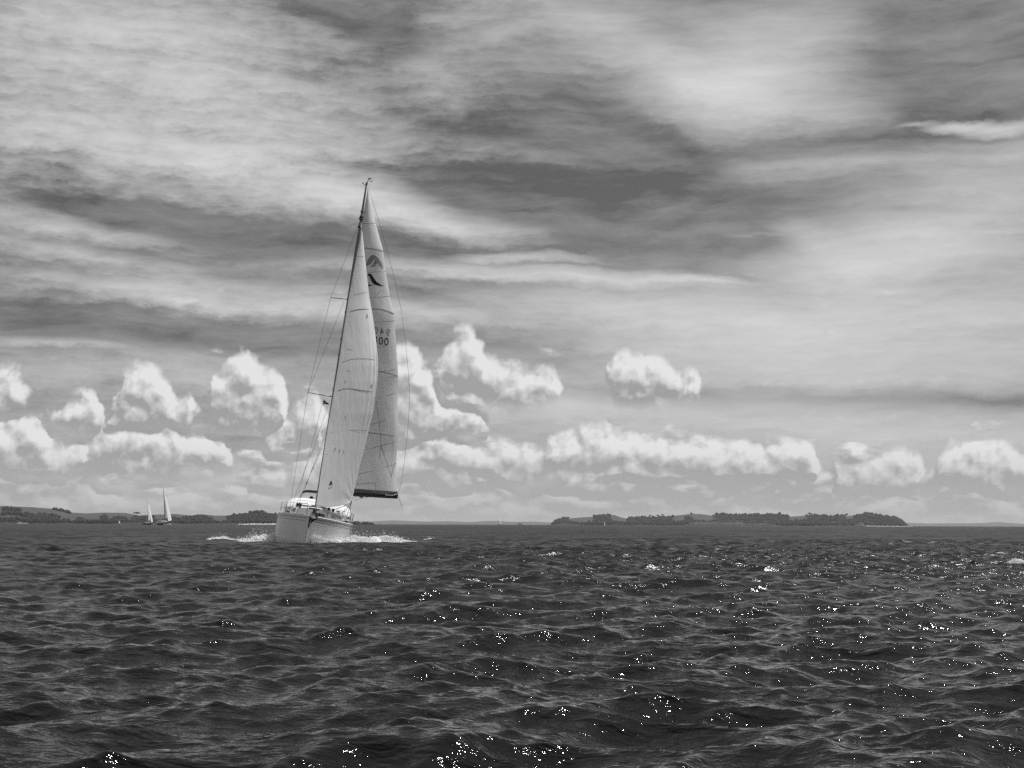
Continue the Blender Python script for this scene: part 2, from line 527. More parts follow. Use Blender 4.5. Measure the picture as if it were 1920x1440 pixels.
def build_sea():
    fine = np.radians(np.linspace(-25, 25, 621))
    side = np.radians(25 + np.cumsum(np.linspace(0.3, 7.0, 70)) * (310.0 / np.sum(np.linspace(0.3, 7.0, 70))))
    az = np.concatenate([fine, side[:-1]])
    r = [1.2]
    while r[-1] < 26000:
        q = r[-1]
        f = 0.05 if q < 4 else (0.012 if q < 5.5 else (0.0026 if q < 100 else (0.005 if q < 300 else (0.016 if q < 900 else 0.06))))
        r.append(q * (1 + f))
    r = np.array(r)
    na, nr = len(az), len(r)
    A, RR = np.meshgrid(az, r)
    x = (RR * np.sin(A)).ravel(); y = (RR * np.cos(A)).ravel()
    dr = np.gradient(r)
    da = np.gradient(az); da[0] = da[1]; da[620] = max(da[619], da[621]); da[-1] = da[-2]
    delta = np.maximum(np.repeat(dr, na) * 0.9, np.tile(da, nr) * RR.ravel())
    dxs, dys, z, comp, lost = sea_field(x, y, delta)
    co = np.empty((na * nr + 1, 3))
    co[:-1, 0] = x + dxs; co[:-1, 1] = y + dys; co[:-1, 2] = z
    co[-1] = (0, 0, -0.1)
    i = np.arange(nr - 1)[:, None] * na
    j = np.arange(na)[None, :]
    j2 = (j + 1) % na
    quads = np.stack([i + j, i + j2, i + na + j2, i + na + j], axis=-1).reshape(-1, 4)[:, ::-1]
    tris = np.stack([np.full(na, na * nr), np.arange(na), (np.arange(na) + 1) % na], axis=-1)[:, ::-1]
    me = bpy.data.meshes.new('sea')
    nq, nt = len(quads), len(tris)
    me.vertices.add(len(co)); me.vertices.foreach_set('co', co.astype(np.float32).ravel())
    me.loops.add(nq * 4 + nt * 3)
    me.loops.foreach_set('vertex_index', np.concatenate([quads.ravel(), tris.ravel()]).astype(np.int32))
    me.polygons.add(nq + nt)
    ls = np.concatenate([np.arange(nq) * 4, nq * 4 + np.arange(nt) * 3]).astype(np.int32)
    me.polygons.foreach_set('loop_start', ls)
    me.polygons.foreach_set('use_smooth', np.ones(nq + nt, dtype=bool))
    me.update(calc_edges=True)
    at_ = me.attributes.new('crest', 'FLOAT', 'POINT')
    at_.data.foreach_set('value', np.append(comp, 0.0).astype(np.float32))
    at_ = me.attributes.new('lost_slope', 'FLOAT', 'POINT')
    at_.data.foreach_set('value', np.append(lost, 0.0).astype(np.float32))
    me.validate()
    o = bpy.data.objects.new('sea', me)
    link(o)
    tag(o, 'dark choppy sea with glinting wave crests out to the horizon', kind='structure')
    return o


LOST_GAIN = 8.0


def sea_material():
    m = bpy.data.materials.new('sea_water')
    m.use_nodes = True
    T = NT(m.node_tree)
    b = m.node_tree.nodes['Principled BSDF']
    b.inputs['Base Color'].default_value = (0.004, 0.004, 0.004, 1)
    b.inputs['Roughness'].default_value = 0.06
    b.inputs['IOR'].default_value = 1.333
    b.inputs['Specular IOR Level'].default_value = 0.31
    geo = T.n('ShaderNodeNewGeometry')
    P = geo.outputs['Position']
    n1 = T.noise(T.mapping(P, rot=(0, 0, R(20)), scale=(1.0, 1.8, 1.0)), 4.5, 3, 0.55, 0.5)
    n2 = T.noise(T.mapping(P, rot=(0, 0, R(-18)), scale=(1.0, 1.6, 1.0)), 17.0, 2, 0.5, 0.6)
    h = T.m('ADD', T.m('MULTIPLY', n1, 0.034), T.m('MULTIPLY', n2, 0.007))
    bn = T.n('ShaderNodeBump')
    bn.inputs['Strength'].default_value = 1.0
    bn.inputs['Distance'].default_value = 1.0
    T.put(bn.inputs['Height'], h)
    # chop too short for the mesh out there tilts the surface instead
    lost = T.n('ShaderNodeAttribute', attribute_name='lost_slope').outputs['Fac']
    sl = T.v('SUBTRACT', T.noise(T.mapping(P, rot=(0, 0, R(20)), scale=(0.6, 1.5, 1.0)), 0.16, 6, 0.78, color=True), (0.5, 0.5, 0.5))
    sl = T.v('MULTIPLY', sl, (1.0, 1.0, 0.0))
    nrm = T.v('NORMALIZE', T.v('ADD', bn.outputs[0], T.v('SCALE', sl, scale=T.m('MULTIPLY', lost, LOST_GAIN))))
    T.put(b.inputs['Normal'], nrm)
    T.put(b.inputs['Roughness'], T.m('MULTIPLY_ADD', lost, 1.15, 0.045))
    # a little broken foam where crests are pinched
    at_ = T.n('ShaderNodeAttribute', attribute_name='crest').outputs['Fac']
    fn = T.noise(P, 5.0, 5, 0.65)
    fm = T.noise(P, 0.16, 2, 0.5)
    foam = T.remap(T.m('ADD', at_, T.m('ADD', T.m('MULTIPLY_ADD', fn, 0.8, -0.4), T.m('MULTIPLY_ADD', fm, 1.2, -0.6))), 0.90, 0.98, 0.0, 1.0)
    d = T.n('ShaderNodeBsdfDiffuse')
    d.inputs[0].default_value = (0.75, 0.75, 0.75, 1)
    mx = T.n('ShaderNodeMixShader')
    T.put(mx.inputs[0], foam)
    T.put(mx.inputs[1], b.outputs[0])
    T.put(mx.inputs[2], d.outputs[0])
    T.put(m.node_tree.nodes['Material Output'].inputs[0], mx.outputs[0])
    return m


sea = build_sea()
sea.data.materials.append(sea_material())

# ------------------------------------------------------------------ land
M_GRASS = mat('dry_grass_slope', 0.070, 0.95, 0.1, var=0.25, vscale=0.02)


def rocky_shore(m):
    """dark rock and wrack on the lowest metres of the land"""
    T = NT(m.node_tree)
    b = m.node_tree.nodes['Principled BSDF']
    old = b.inputs['Base Color'].links[0].from_socket
    P = T.n('ShaderNodeNewGeometry').outputs['Position']
    sp = T.n('ShaderNodeSeparateXYZ')
    T.put(sp.inputs[0], P)
    k = T.remap(T.m('MULTIPLY_ADD', T.noise(P, 0.03, 3, 0.6), 6.0, sp.outputs[2]), 6.0, 9.0, 0.45, 1.0)
    T.put(b.inputs['Base Color'], T.v('SCALE', old, scale=k))


rocky_shore(M_GRASS)
M_LEAF = mat('bush_leaves', 0.032, 0.9, 0.15, var=0.6, vscale=0.12)
M_BARK = mat('bark', 0.06, 0.95, 0.1)
M_FAR = mat('far_land', 0.060, 0.95, 0.1, var=0.3, vscale=0.004)


def fbm(x, y, sc, seed=0.0, oct=4):
    return mnoise.fractal(Vector((x * sc + seed, y * sc - seed, seed)), 1.0, 2.0, oct)


def crest_fn(profile, Y):
    """skyline height in metres above the sea, from skyline points in the photo"""
    pts = []
    for (x, y) in profile:
        p = at(x, y, Y)
        pts.append((p.x, max(p.z, 0.0)))
    xs = [p[0] for p in pts]; zs = [p[1] for p in pts]
    return lambda X: float(np.interp(X, xs, zs)), xs[0], xs[-1]


def land(name, label, profile, Y, front, back, material, nx=220, ny=26, rough=1.0, seed=1.0, gully=0.0):
    """a hill range: skyline given at depth Y, falling to the shore `front` metres nearer and `back` metres beyond"""
    fn, x0, x1 = crest_fn(profile, Y)
    verts, faces = [], []
    for j in range(ny + 1):
        v = j / ny
        d = -front + v * (front + back)
        t = (1 + d / front) if d < 0 else (1 - d / back)
        shape = max(t, 0.0) ** (0.62 if d < 0 else 0.8)
        for i in range(nx + 1):
            u = i / nx
            X = x0 + (x1 - x0) * u
            Yd = Y + d + fbm(X, 0, 1.0 / front, seed) * front * 0.22 * (1 - t)
            X2 = X * (1 + (d / Y) * 1.0)
            h = fn(X)
            g = 1.0 - gully * (0.5 + 0.5 * fbm(X, d, 2.2 / front, seed + 5, 3)) * (1 - t) * 1.2
            z = h * shape * g + fbm(X, d, 5.0 / front, seed + 9, 3) * 0.06 * h * rough * min(1.0, 4 * t * (1 - t) + 0.1)
            if t < 0.02:
                z = -1.5
            verts.append((X2, Yd, z))
    for j in range(ny):
        for i in range(nx):
            a = j * (nx + 1) + i
            faces.append((a, a + 1, a + nx + 2, a + nx + 1))
    o = mesh_obj(name, verts, faces, material, smooth=True)
    tag(o, label, kind='structure')
    hs = {}
    def height(X, Yw):
        d = Yw - Y
        t = (1 + d / front) if d < 0 else (1 - d / back)
        if t <= 0:
            return 0.0
        Xr = X / (1 + d / Y)
        g = 1.0 - gully * (0.5 + 0.5 * fbm(Xr, d, 2.2 / front, seed + 5, 3)) * (1 - t) * 1.2
        return fn(Xr) * t ** (0.62 if d < 0 else 0.8) * g
    return o, height, x0, x1


PROF_LEFT = [(-420, 960), (-250, 950), (-120, 946), (-40, 947), (8, 948), (60, 950), (100, 953), (126, 960), (160, 962), (190, 960.5), (235, 961), (262, 966), (300, 964), (330, 963),
             (358, 966), (378, 963.5), (402, 966), (424, 966), (446, 963), (470, 960.5), (492, 960), (512, 962), (540, 967), (580, 971), (620, 974), (652, 977), (676, 980), (690, 983)]
PROF_ISLAND = [(1034, 984), (1040, 979), (1052, 974), (1066, 972), (1092, 969.5), (1110, 968.5), (1130, 966.5), (1152, 965), (1166, 970), (1180, 973), (1200, 970), (1220, 969), (1236, 968.5),
               (1262, 967), (1290, 963.5), (1312, 963), (1336, 966), (1350, 964.5), (1380, 966), (1420, 966), (1460, 965), (1482, 968), (1500, 967), (1520, 965), (1545, 968), (1570, 968), (1600, 966),
               (1630, 964.5), (1652, 967), (1672, 970), (1686, 974), (1694, 980), (1700, 986)]
PROF_FAR_A = [(560, 979), (640, 977), (700, 977.5), (735, 975.5), (760, 976.5), (800, 978), (840, 977), (880, 979), (912, 977), (930, 976.5), (960, 978.5), (1000, 978), (1030, 979.5), (1060, 980), (1140, 983)]
PROF_FAR_B = [(1600, 985), (1660, 981), (1700, 980), (1740, 981.5), (1800, 981), (1840, 980.5), (1872, 978.5), (1900, 981), (1940, 983), (2020, 980), (2150, 984)]

far_a, _, _, _ = land('distant_hills', 'pale low hills on the horizon behind the yacht', PROF_FAR_A, 13000, 900, 900, M_FAR, 160, 10, seed=3)
far_b, _, _, _ = land('distant_hills', 'faint low hills on the horizon beyond the island', PROF_FAR_B, 14500, 900, 900, M_FAR, 160, 10, seed=4)
hill_l, hgt_l, lx0, lx1 = land('headland', 'long grassy headland with dark bush along its foot', PROF_LEFT, 2700, 260, 420, M_GRASS, 420, 30, seed=1.3, gully=0.35)
island, hgt_i, ix0, ix1 = land('island', 'low wooded island with bare grassy slopes', PROF_ISLAND, 4000, 240, 300, M_GRASS, 420, 26, seed=7.1, gully=0.15)


def clump(bv, bf, c, r, h, rnd, n=5):
    """one bush or tree top: a knobbly dome of a few faces"""
    base = len(bv)
    rings = ((0.75, 0.0), (1.0, 0.32), (0.80, 0.70))
    for (rr, zz) in rings:
        for k in range(n):
            a = 6.2832 * (k + rnd.random() * 0.6) / n
            q = r * rr * (0.75 + 0.5 * rnd.random())
            bv.append((c[0] + q * math.cos(a), c[1] + q * math.sin(a), c[2] + h * (zz + 0.12 * (rnd.random() - 0.5))))
    bv.append((c[0], c[1], c[2] + h * (0.95 + 0.15 * rnd.random())))
    for g in range(2):
        for k in range(n):
            a, b = base + g * n + k, base + g * n + (k + 1) % n
            bf.append((a, b, b + n, a + n))
    for k in range(n):
        bf.append((base + 2 * n + k, base + 2 * n + (k + 1) % n, base + 3 * n))


def wood(name, label, zones, Y, hfn, count, seed, size):
    """a mass of bush: many small tops spread over patches seen in the photo (x0, x1, lowest t, highest t, density)"""
    rnd = random.Random(seed)
    bv, bf = [], []
    tot = sum((z[1] - z[0]) * (z[3] - z[2]) * z[4] for z in zones)
    for (xa, xb, ta, tb, den, front) in zones:
        k = int(count * (xb - xa) * (tb - ta) * den / tot)
        for _ in range(k):
            px = rnd.uniform(xa, xb)
            # ragged patch edges
            t = ta + (tb - ta) * rnd.random()
            edge = min(px - xa, xb - px) / max(6.0, 0.25 * (xb - xa))
            if edge < 1 and rnd.random() > edge + 0.15:
                t = ta + (t - ta) * edge
            d = -front * (1 - t)
            X = at(px, 984, Y).x * (1 + d / Y)
            Yw = Y + d
            z = hfn(X, Yw)
            s = size * (0.45 + 1.5 * rnd.random() ** 3.0)
            clump(bv, bf, (X, Yw, z - 0.15 * s), s * 0.62, s, rnd)
    o = mesh_obj(name, bv, bf, M_LEAF)
    tag(o, label, kind='stuff')
    return o


wood('shore_bush', 'dark mass of bush on the lower slopes of the headland',
     [(-300, 700, 0.02, 0.12, 1.6, 260), (2, 40, 0.35, 0.80, 1.4, 260), (40, 112, 0.05, 0.42, 1.6, 260), (98, 130, 0.86, 1.0, 2.0, 260), (140, 160, 0.05, 0.32, 1.0, 260),
      (186, 202, 0.05, 0.55, 1.6, 260), (206, 240, 0.05, 0.38, 1.2, 260), (244, 290, 0.05, 0.55, 1.4, 260), (310, 352, 0.05, 0.40, 1.2, 260), (346, 398, 0.05, 0.62, 1.3, 260),
      (424, 560, 0.05, 0.80, 1.5, 260), (468, 500, 0.9, 1.0, 1.2, 260)], 2700, hgt_l, 6500, 3, 3.4)
wood('island_wood', 'dark wood covering much of the low island',
     [(1036, 1700, 0.02, 0.16, 2.6, 240), (1036, 1066, 0.2, 1.0, 1.5, 240), (1112, 1146, 0.2, 1.0, 1.5, 240), (1176, 1262, 0.2, 0.78, 1.4, 240), (1180, 1206, 0.7, 1.0, 1.2, 240),
      (1282, 1300, 0.1, 0.6, 1.0, 240), (1338, 1480, 0.2, 1.0, 1.6, 240), (1480, 1545, 0.1, 0.36, 1.2, 240), (1512, 1586, 0.3, 1.0, 1.5, 240), (1600, 1700, 0.2, 1.0, 1.7, 240), (1570, 1602, 0.1, 0.4, 1.2, 240),
      (1290, 1310, 0.95, 1.0, 0.6, 240)], 4000, hgt_i, 8500, 5, 4.6)


def tree(label, px, Y, hfn, height, width, trunk_frac, seed, flat=1.0):
    """single tree on a skyline: trunk with forks and a crown of many leaf clumps"""
    rnd = random.Random(seed)
    X = at(px, 984, Y).x
    z = hfn(X, Y) - 0.9
    root = empty('tree', (X, Y, z))
    tag(root, label, 'tree')
    tv, tf = [], []
    def limb(a, b, ra, rb, n=6):
        a, b = Vector(a), Vector(b)
        ax = (b - a).normalized()
        u = ax.orthogonal().normalized(); w = ax.cross(u)
        s = len(tv)
        for (p, r) in ((a, ra), (b, rb)):
            for k in range(n):
                t = 6.2832 * k / n
                tv.append(p + (u * math.cos(t) + w * math.sin(t)) * r)
        for k in range(n):
            tf.append((s + k, s + (k + 1) % n, s + n + (k + 1) % n, s + n + k))
    th = height * trunk_frac
    limb((0, 0, 0), (0, 0, th), height * 0.045, height * 0.032)
    cv, cf = [], []
    for k in range(5):
        a = 6.2832 * k / 5 + rnd.random()
        limb((0, 0, th * 0.95), (width * 0.3 * math.cos(a), width * 0.3 * math.sin(a), th + (height - th) * 0.5), height * 0.024, height * 0.01, 5)
    for k in range(70):
        a = rnd.random() * 6.2832
        q = math.sqrt(rnd.random()) * width * 0.5
        env = math.sqrt(max(0.0, 1 - (q / (width * 0.52)) ** 2)) ** flat
        zz = th * 0.9 + (height - th) * (0.12 + 0.78 * rnd.random() * env)
        s = height * 0.13 * (0.7 + 0.7 * rnd.random())
        clump(cv, cf, (q * math.cos(a), q * math.sin(a), zz), s, s * 1.2, rnd)
    mesh_obj('trunk', tv, tf, M_BARK, root)
    mesh_obj('crown', cv, cf, M_LEAF, root)
    return root


tree('wide flat-topped tree alone on the headland ridge', 256, 2700, hgt_l, 6.0, 13.0, 0.40, 1, 0.5)
tree('small tree on the headland skyline nearest the yacht', 470, 2700, hgt_l, 3.6, 5.0, 0.25, 2)
tree('round tree standing against the sky at the wooded west tip of the island', 1066, 4000, hgt_i, 5.0, 9.0, 0.2, 3)
tree('pointed tree on the island west of the three skyline trees', 1180, 4000, hgt_i, 8.0, 7.0, 0.25, 4)
tree('westernmost of three small trees spaced along the island skyline', 1219, 4000, hgt_i, 6.5, 6.0, 0.45, 5)
tree('middle one of three small trees spaced along the island skyline', 1233, 4000, hgt_i, 6.5, 7.0, 0.45, 6)
tree('easternmost of three small trees spaced along the island skyline', 1242, 4000, hgt_i, 7.0, 6.0, 0.45, 7)
tree('tall spiky tree rising above the middle of the island wood', 1462, 4000, hgt_i, 8.5, 7.0, 0.2, 8)
tree('round tree on the skyline between two bare slopes', 1519, 4000, hgt_i, 7.0, 12.0, 0.2, 9)
tree('narrow tree on the ridge above the small bare slope', 1588, 4000, hgt_i, 7.0, 6.0, 0.2, 10)
tree('largest domed tree on the island skyline towards its east tip', 1625, 4000, hgt_i, 9.0, 17.0, 0.15, 11)
tree('domed tree low on the island skyline at its east tip', 1676, 4000, hgt_i, 8.0, 14.0, 0.15, 12)

# a rock islet with scrub, near the far yacht
def islet():
    p = on_sea(975, 5200)
    rnd = random.Random(4)
    root = empty('islet', (p.x, p.y, 0))
    tag(root, 'tiny dark islet with scrub on the horizon beside the hazy yacht', kind='structure')
    v, f = [], []
    for j in range(7):
        for i in range(16):
            a = 6.2832 * i / 16
            q = 11.0 * (1 - j / 6.0) ** 0.7 * (0.85 + 0.3 * rnd.random())
            v.append((q * math.cos(a), q * 0.7 * math.sin(a), -1.0 + 5.5 * (j / 6.0) ** 0.8 + rnd.uniform(-.3, .3)))
    for j in range(6):
        for i in range(16):
            f.append((j * 16 + i, j * 16 + (i + 1) % 16, (j + 1) * 16 + (i + 1) % 16, (j + 1) * 16 + i))
    mesh_obj('rock', v, f, M_BARK, root)
    v, f = [], []
    for k in range(60):
        a = rnd.random() * 6.28; q = 7.5 * math.sqrt(rnd.random())
        clump(v, f, (q * math.cos(a) - 1.0, q * .6 * math.sin(a), 3.6 - q * 0.25), 1.3, 2.6, rnd)
    mesh_obj('scrub', v, f, M_LEAF, root)


islet()

# ------------------------------------------------------------------ haze over the water
def haze_box():
    s, lo, hi = 27500.0, -3.0, 75.0
    v = [(-s, -s, lo), (s, -s, lo), (s, s, lo), (-s, s, lo), (-s, -s, hi), (s, -s, hi), (s, s, hi), (-s, s, hi)]
    f = [(3, 2, 1, 0), (4, 5, 6, 7), (0, 1, 5, 4), (1, 2, 6, 5), (2, 3, 7, 6), (3, 0, 4, 7)]
    m = bpy.data.materials.new('haze_air')
    m.use_nodes = True
    t = m.node_tree
    t.nodes.remove(t.nodes['Principled BSDF'])
    pv = t.nodes.new('ShaderNodeVolumePrincipled')
    pv.inputs['Color'].default_value = (0.9, 0.9, 0.9, 1)
    pv.inputs['Density'].default_value = HAZE_DENSITY
    pv.inputs['Anisotropy'].default_value = 0.2
    t.links.new(pv.outputs[0], t.nodes['Material Output'].inputs['Volume'])
    o = mesh_obj('haze', v, f, m)
    tag(o, 'thin pale sea haze over the distant land', kind='stuff')


HAZE_DENSITY = 4.2e-5
haze_box()

# ------------------------------------------------------------------ the yacht
M_HULL = mat('white_gelcoat', 0.60, 0.38, 0.25, var=0.10, vscale=1.2)
M_WHITE = mat('white_deck', 0.80, 0.45, 0.4, var=0.06, vscale=3.0)
M_CANVAS = mat('white_canvas', 0.74, 0.85, 0.1, var=0.08, vscale=4.0, bump=0.01, bscale=8.0)
M_DECK = mat('pale_deck', 0.60, 0.7, 0.3, var=0.2, vscale=12.0)
M_DARK = mat('black_fittings', 0.018, 0.45, 0.5, var=0.2, vscale=6.0)
M_NAVY = mat('dark_canvas', 0.055, 0.85, 0.2, var=0.25, vscale=3.0, bump=0.008, bscale=9.0)
M_STRIPE = mat('cove_stripe', 0.045, 0.35, 0.5)
M_GLASS = mat('smoked_window', 0.012, 0.08, 0.6)
M_STEEL = mat('stainless_tube', 0.45, 0.25, 0.5, metallic=1.0)
M_ALU = mat('anodised_spar', 0.17, 0.42, 0.5, metallic=0.35, var=0.1, vscale=2.0)
M_WIRE = mat('rigging_wire', 0.10, 0.4, 0.5, metallic=0.5)
M_ROPE = mat('rope', 0.09, 0.9, 0.2, var=0.3, vscale=30.0)
M_SEAM = mat('sail_tape', 0.30, 0.8, 0.2)
M_INK = mat('sail_ink', 0.012, 0.7, 0.2)
M_GHOST = mat('painted_show_through', 0.30, 0.9, 0.1)  # grey paint standing in for far-side ink dimming light through the cloth


def sail_material(name, dif, trn, var, stretch):
    m = bpy.data.materials.new(name)
    m.use_nodes = True
    T = NT(m.node_tree)
    m.node_tree.nodes.remove(m.node_tree.nodes['Principled BSDF'])
    co = T.n('ShaderNodeTexCoord').outputs['Object']
    n = T.noise(T.mapping(co, scale=stretch), 1.6, 5, 0.6)
    g = T.m('MULTIPLY_ADD', T.m('SUBTRACT', n, 0.5), var, 1.0)
    a = T.n('ShaderNodeBsdfDiffuse'); b = T.n('ShaderNodeBsdfTranslucent')
    T.put(a.inputs[0], T.v('SCALE', T.xyz(g, g, g), scale=dif))
    T.put(b.inputs[0], T.v('SCALE', T.xyz(g, g, g), scale=trn))
    bn = T.n('ShaderNodeBump'); bn.inputs['Distance'].default_value = 0.03
    T.put(bn.inputs['Height'], T.noise(T.mapping(co, scale=stretch), 2.2, 4, 0.55))
    T.put(a.inputs['Normal'], bn.outputs[0])
    ad = T.n('ShaderNodeAddShader')
    T.put(ad.inputs[0], a.outputs[0]); T.put(ad.inputs[1], b.outputs[0])
    T.put(m.node_tree.nodes['Material Output'].inputs[0], ad.outputs[0])
    return m


M_FOAM = sail_material('sea_foam', 0.64, 0.34, 0.1, (3.0, 3.0, 3.0))
M_JIB = sail_material('jib_cloth', 0.78, 0.08, 0.10, (1.0, 1.0, 0.25))
M_MAIN = sail_material('mainsail_cloth', 0.74, 0.18, 0.14, (1.0, 1.0, 0.35))

BOAT_O = on_sea(583.5, 79.5)
_h = -Vector((BOAT_O.x, BOAT_O.y, 0)).normalized()
BOAT_H = (Matrix.Rotation(R(-2.6), 3, 'Z') @ _h)
BOAT_P = Vector((0, 0, 1)).cross(BOAT_H)          # to port, right in the picture
HEEL = R(9.0)
SINK = 0.0


def tf(f, p, u):
    """yacht coordinates (forward, port, up) to the world, heeled"""
    u = u + SINK
    return BOAT_O + BOAT_H * f + BOAT_P * (p * math.cos(HEEL) + u * math.sin(HEEL)) + Vector((0, 0, 1)) * (u * math.cos(HEEL) - p * math.sin(HEEL))


def wp(px, py, f):
    """the point seen at a photo pixel on the yacht's cross-section f metres forward of midships"""
    d = ray(px, py)
    c = Vector((0, 0, CAM_H))
    s = (BOAT_O + BOAT_H * f - c).dot(BOAT_H) / d.dot(BOAT_H)
    return c + d * s


class Thing:
    def __init__(self, name, loc, label, cat, group=None):
        self.o = empty(name, loc)
        self.loc = Vector(loc)
        tag(self.o, label, cat, group)

    def part(self, name, verts, faces, material, parent=None, smooth=False):
        return mesh_obj(name, [Vector(v) - self.loc for v in verts], faces, material, parent or self.o, smooth)

    def tube(self, name, pts, r, material, parent=None, n=6, squash=None):
        v, f = tube_geo([Vector(p) for p in pts], r, n, squash)
        return self.part(name, v, f, material, parent, True)


def tube_geo(pts, r, n=6, squash=None):
    v, f = [], []
    rs = r if isinstance(r, (list, tuple)) else [r] * len(pts)
    ref = None
    for i, p in enumerate(pts):
        a = pts[max(i - 1, 0)]; b = pts[min(i + 1, len(pts) - 1)]
        ax = (b - a).normalized()
        u = (ax.orthogonal() if ref is None else ref - ax * ref.dot(ax)).normalized()
        ref = u
        w = ax.cross(u)
        for k in range(n):
            t = 6.28319 * k / n
            v.append(p + (u * math.cos(t) + w * math.sin(t)) * rs[i])
    m = len(pts)
    for i in range(m - 1):
        for k in range(n):
            f.append((i * n + k, i * n + (k + 1) % n, (i + 1) * n + (k + 1) % n, (i + 1) * n + k))
    f.append(tuple(range(n - 1, -1, -1)))
    f.append(tuple((m - 1) * n + k for k in range(n)))
    return v, f


def box_geo(c, ax, ay, az):
    """box from centre and three half-axis vectors"""
    v = [c + ax * i + ay * j + az * k for i in (-1, 1) for j in (-1, 1) for k in (-1, 1)]
    return v, [(0, 1, 3, 2), (4, 6, 7, 5), (0, 4, 5, 1), (2, 3, 7, 6), (0, 2, 6, 4), (1, 5, 7, 3)]


def curve_pts(pts, n):
    """smooth polyline (Catmull-Rom) through points"""
    P = [Vector(p) for p in pts]
    P = [2 * P[0] - P[1]] + P + [2 * P[-1] - P[-2]]
    out = []
    m = len(P) - 3
    for i in range(n + 1):
        t = i / n * m
        k = min(int(t), m - 1); t -= k
        a, b, c, d = P[k:k + 4]
        out.append(0.5 * ((2 * b) + (c - a) * t + (2 * a - 5 * b + 4 * c - d) * t * t + (3 * b - a - 3 * c + d) * t ** 3))
    return out


Y1 = Thing('sailing_yacht', BOAT_O, 'large white sailing yacht heeling under full sails and coming bow on', 'sailboat')


# hull ---------------------------------------------------------------
def beam(f):
    x = (6.0 - f) / 12.0
    b = 2.06 * (1 - (1 - min(x / 0.60, 1.0)) ** 2.0)
    if x > 0.60:
        b -= 0.34 * ((x - 0.60) / 0.40) ** 2
    return max(b, 0.015)


def sheer(f):
    x = (6.0 - f) / 12.0
    return 1.39 - 0.27 * x + 0.06 * x * x


def hull_pt(f, side, t):
    """t: 0 at the deck edge, 1 on the keel line"""
    b, s = beam(f), sheer(f)
    x = (6.0 - f) / 12.0
    low = -0.12 - 0.50 * math.sin(math.pi * min(max(x * 0.95 + 0.03, 0), 1)) ** 0.7
    a = t * math.pi / 2
    full = 0.09 + 0.28 * (1 - min(x / 0.40, 1.0))         # finer sections forward
    y = b * max(math.cos(a), 0.0) ** full
    z = low + (s - low) * (1 - math.sin(a)) ** 1.0
    if x < 0.35:
        y *= 1 - 0.16 * (1 - x / 0.35) * t ** 0.7
    return tf(f - (0.12 * t if x < 0.02 else 0.0), side * y, z)


def build_hull():
    NS, NT_ = 44, 16
    v, f = [], []
    fs = [6.0 - 11.9 * (i / NS) ** 1.25 for i in range(NS + 1)]
    for ff in fs:
        row = [hull_pt(ff, 1, j / NT_) for j in range(NT_ + 1)] + [hull_pt(ff, -1, j / NT_) for j in range(NT_ - 1, -1, -1)]
        v += row
    m = 2 * NT_ + 1
    for i in range(NS):
        for j in range(m - 1):
            f.append((i * m + j, i * m + j + 1, (i + 1) * m + j + 1, (i + 1) * m + j))
    f.append(tuple(range(m)))
    f.append(tuple(NS * m + j for j in range(m - 1, -1, -1)))
    hull = Y1.part('hull', v, f, M_HULL, smooth=True)
    # deck with a low camber
    v, f = [], []
    nd = 8
    for ff in fs:
        for k in range(nd + 1):
            q = -1 + 2 * k / nd
            v.append(tf(ff - 0.02, q * (beam(ff) - 0.01), sheer(ff) - 0.015 + 0.07 * (1 - q * q) * min(1, beam(ff))))
    for i in range(NS):
        for k in range(nd):
            a = i * (nd + 1) + k
            f.append((a, a + nd + 1, a + nd + 2, a + 1))
    Y1.part('deck', v, f, M_DECK, smooth=True)
    for side in (1, -1):
        Y1.tube('toe_rail', [tf(ff, side * (beam(ff) - 0.012), sheer(ff) + 0.025) for ff in fs[1:]], 0.032, M_WHITE, hull)
        for (dz, w, f0, f1) in ((0.095, 0.016, 5.75, -5.8), (0.235, 0.010, 5.6, -5.0)):
            vv, qq = [], []
            ss = [f0 + (f1 - f0) * i / 40 for i in range(41)]
            for ff in ss:
                s = sheer(ff)
                for e in (-1, 1):
                    tgt = s - dz + e * w
                    # find t at that height
                    lo, hi = 0.0, 1.0
                    for _ in range(18):
                        mid = (lo + hi) / 2
                        hp = hull_pt(ff, side, mid) - BOAT_O
                        hb = -side * 0
                        y_ = hp.dot(BOAT_P); z_ = hp.z
                        u_ = y_ * math.sin(HEEL) + z_ * math.cos(HEEL) - SINK
                        if u_ > tgt: lo = mid
                        else: hi = mid
                    p = hull_pt(ff, side, lo)
                    out = (BOAT_P * side * math.cos(HEEL) - Vector((0, 0, 1)) * side * math.sin(HEEL) + BOAT_H * 0.35).normalized()
                    vv.append(p + out * 0.012)
            for i in range(40):
                qq.append((2 * i, 2 * i + 1, 2 * i + 3, 2 * i + 2))
            Y1.part('cove_stripe', vv, qq, M_STRIPE, hull)
    # dark stem fitting
    v, f = box_geo(tf(6.0, 0, 1.16), BOAT_H * 0.05, (tf(0, 1, 0) - tf(0, 0, 0)) * 0.035, (tf(0, 0, 1) - tf(0, 0, 0)) * 0.30)
    Y1.part('stem_plate', v, f, M_DARK, hull)
    return hull


hull = build_hull()
SB = tf(0, 1, 0) - tf(0, 0, 0)      # unit vector to port across the deck
UP = tf(0, 0, 1) - tf(0, 0, 0)      # mast-wise up


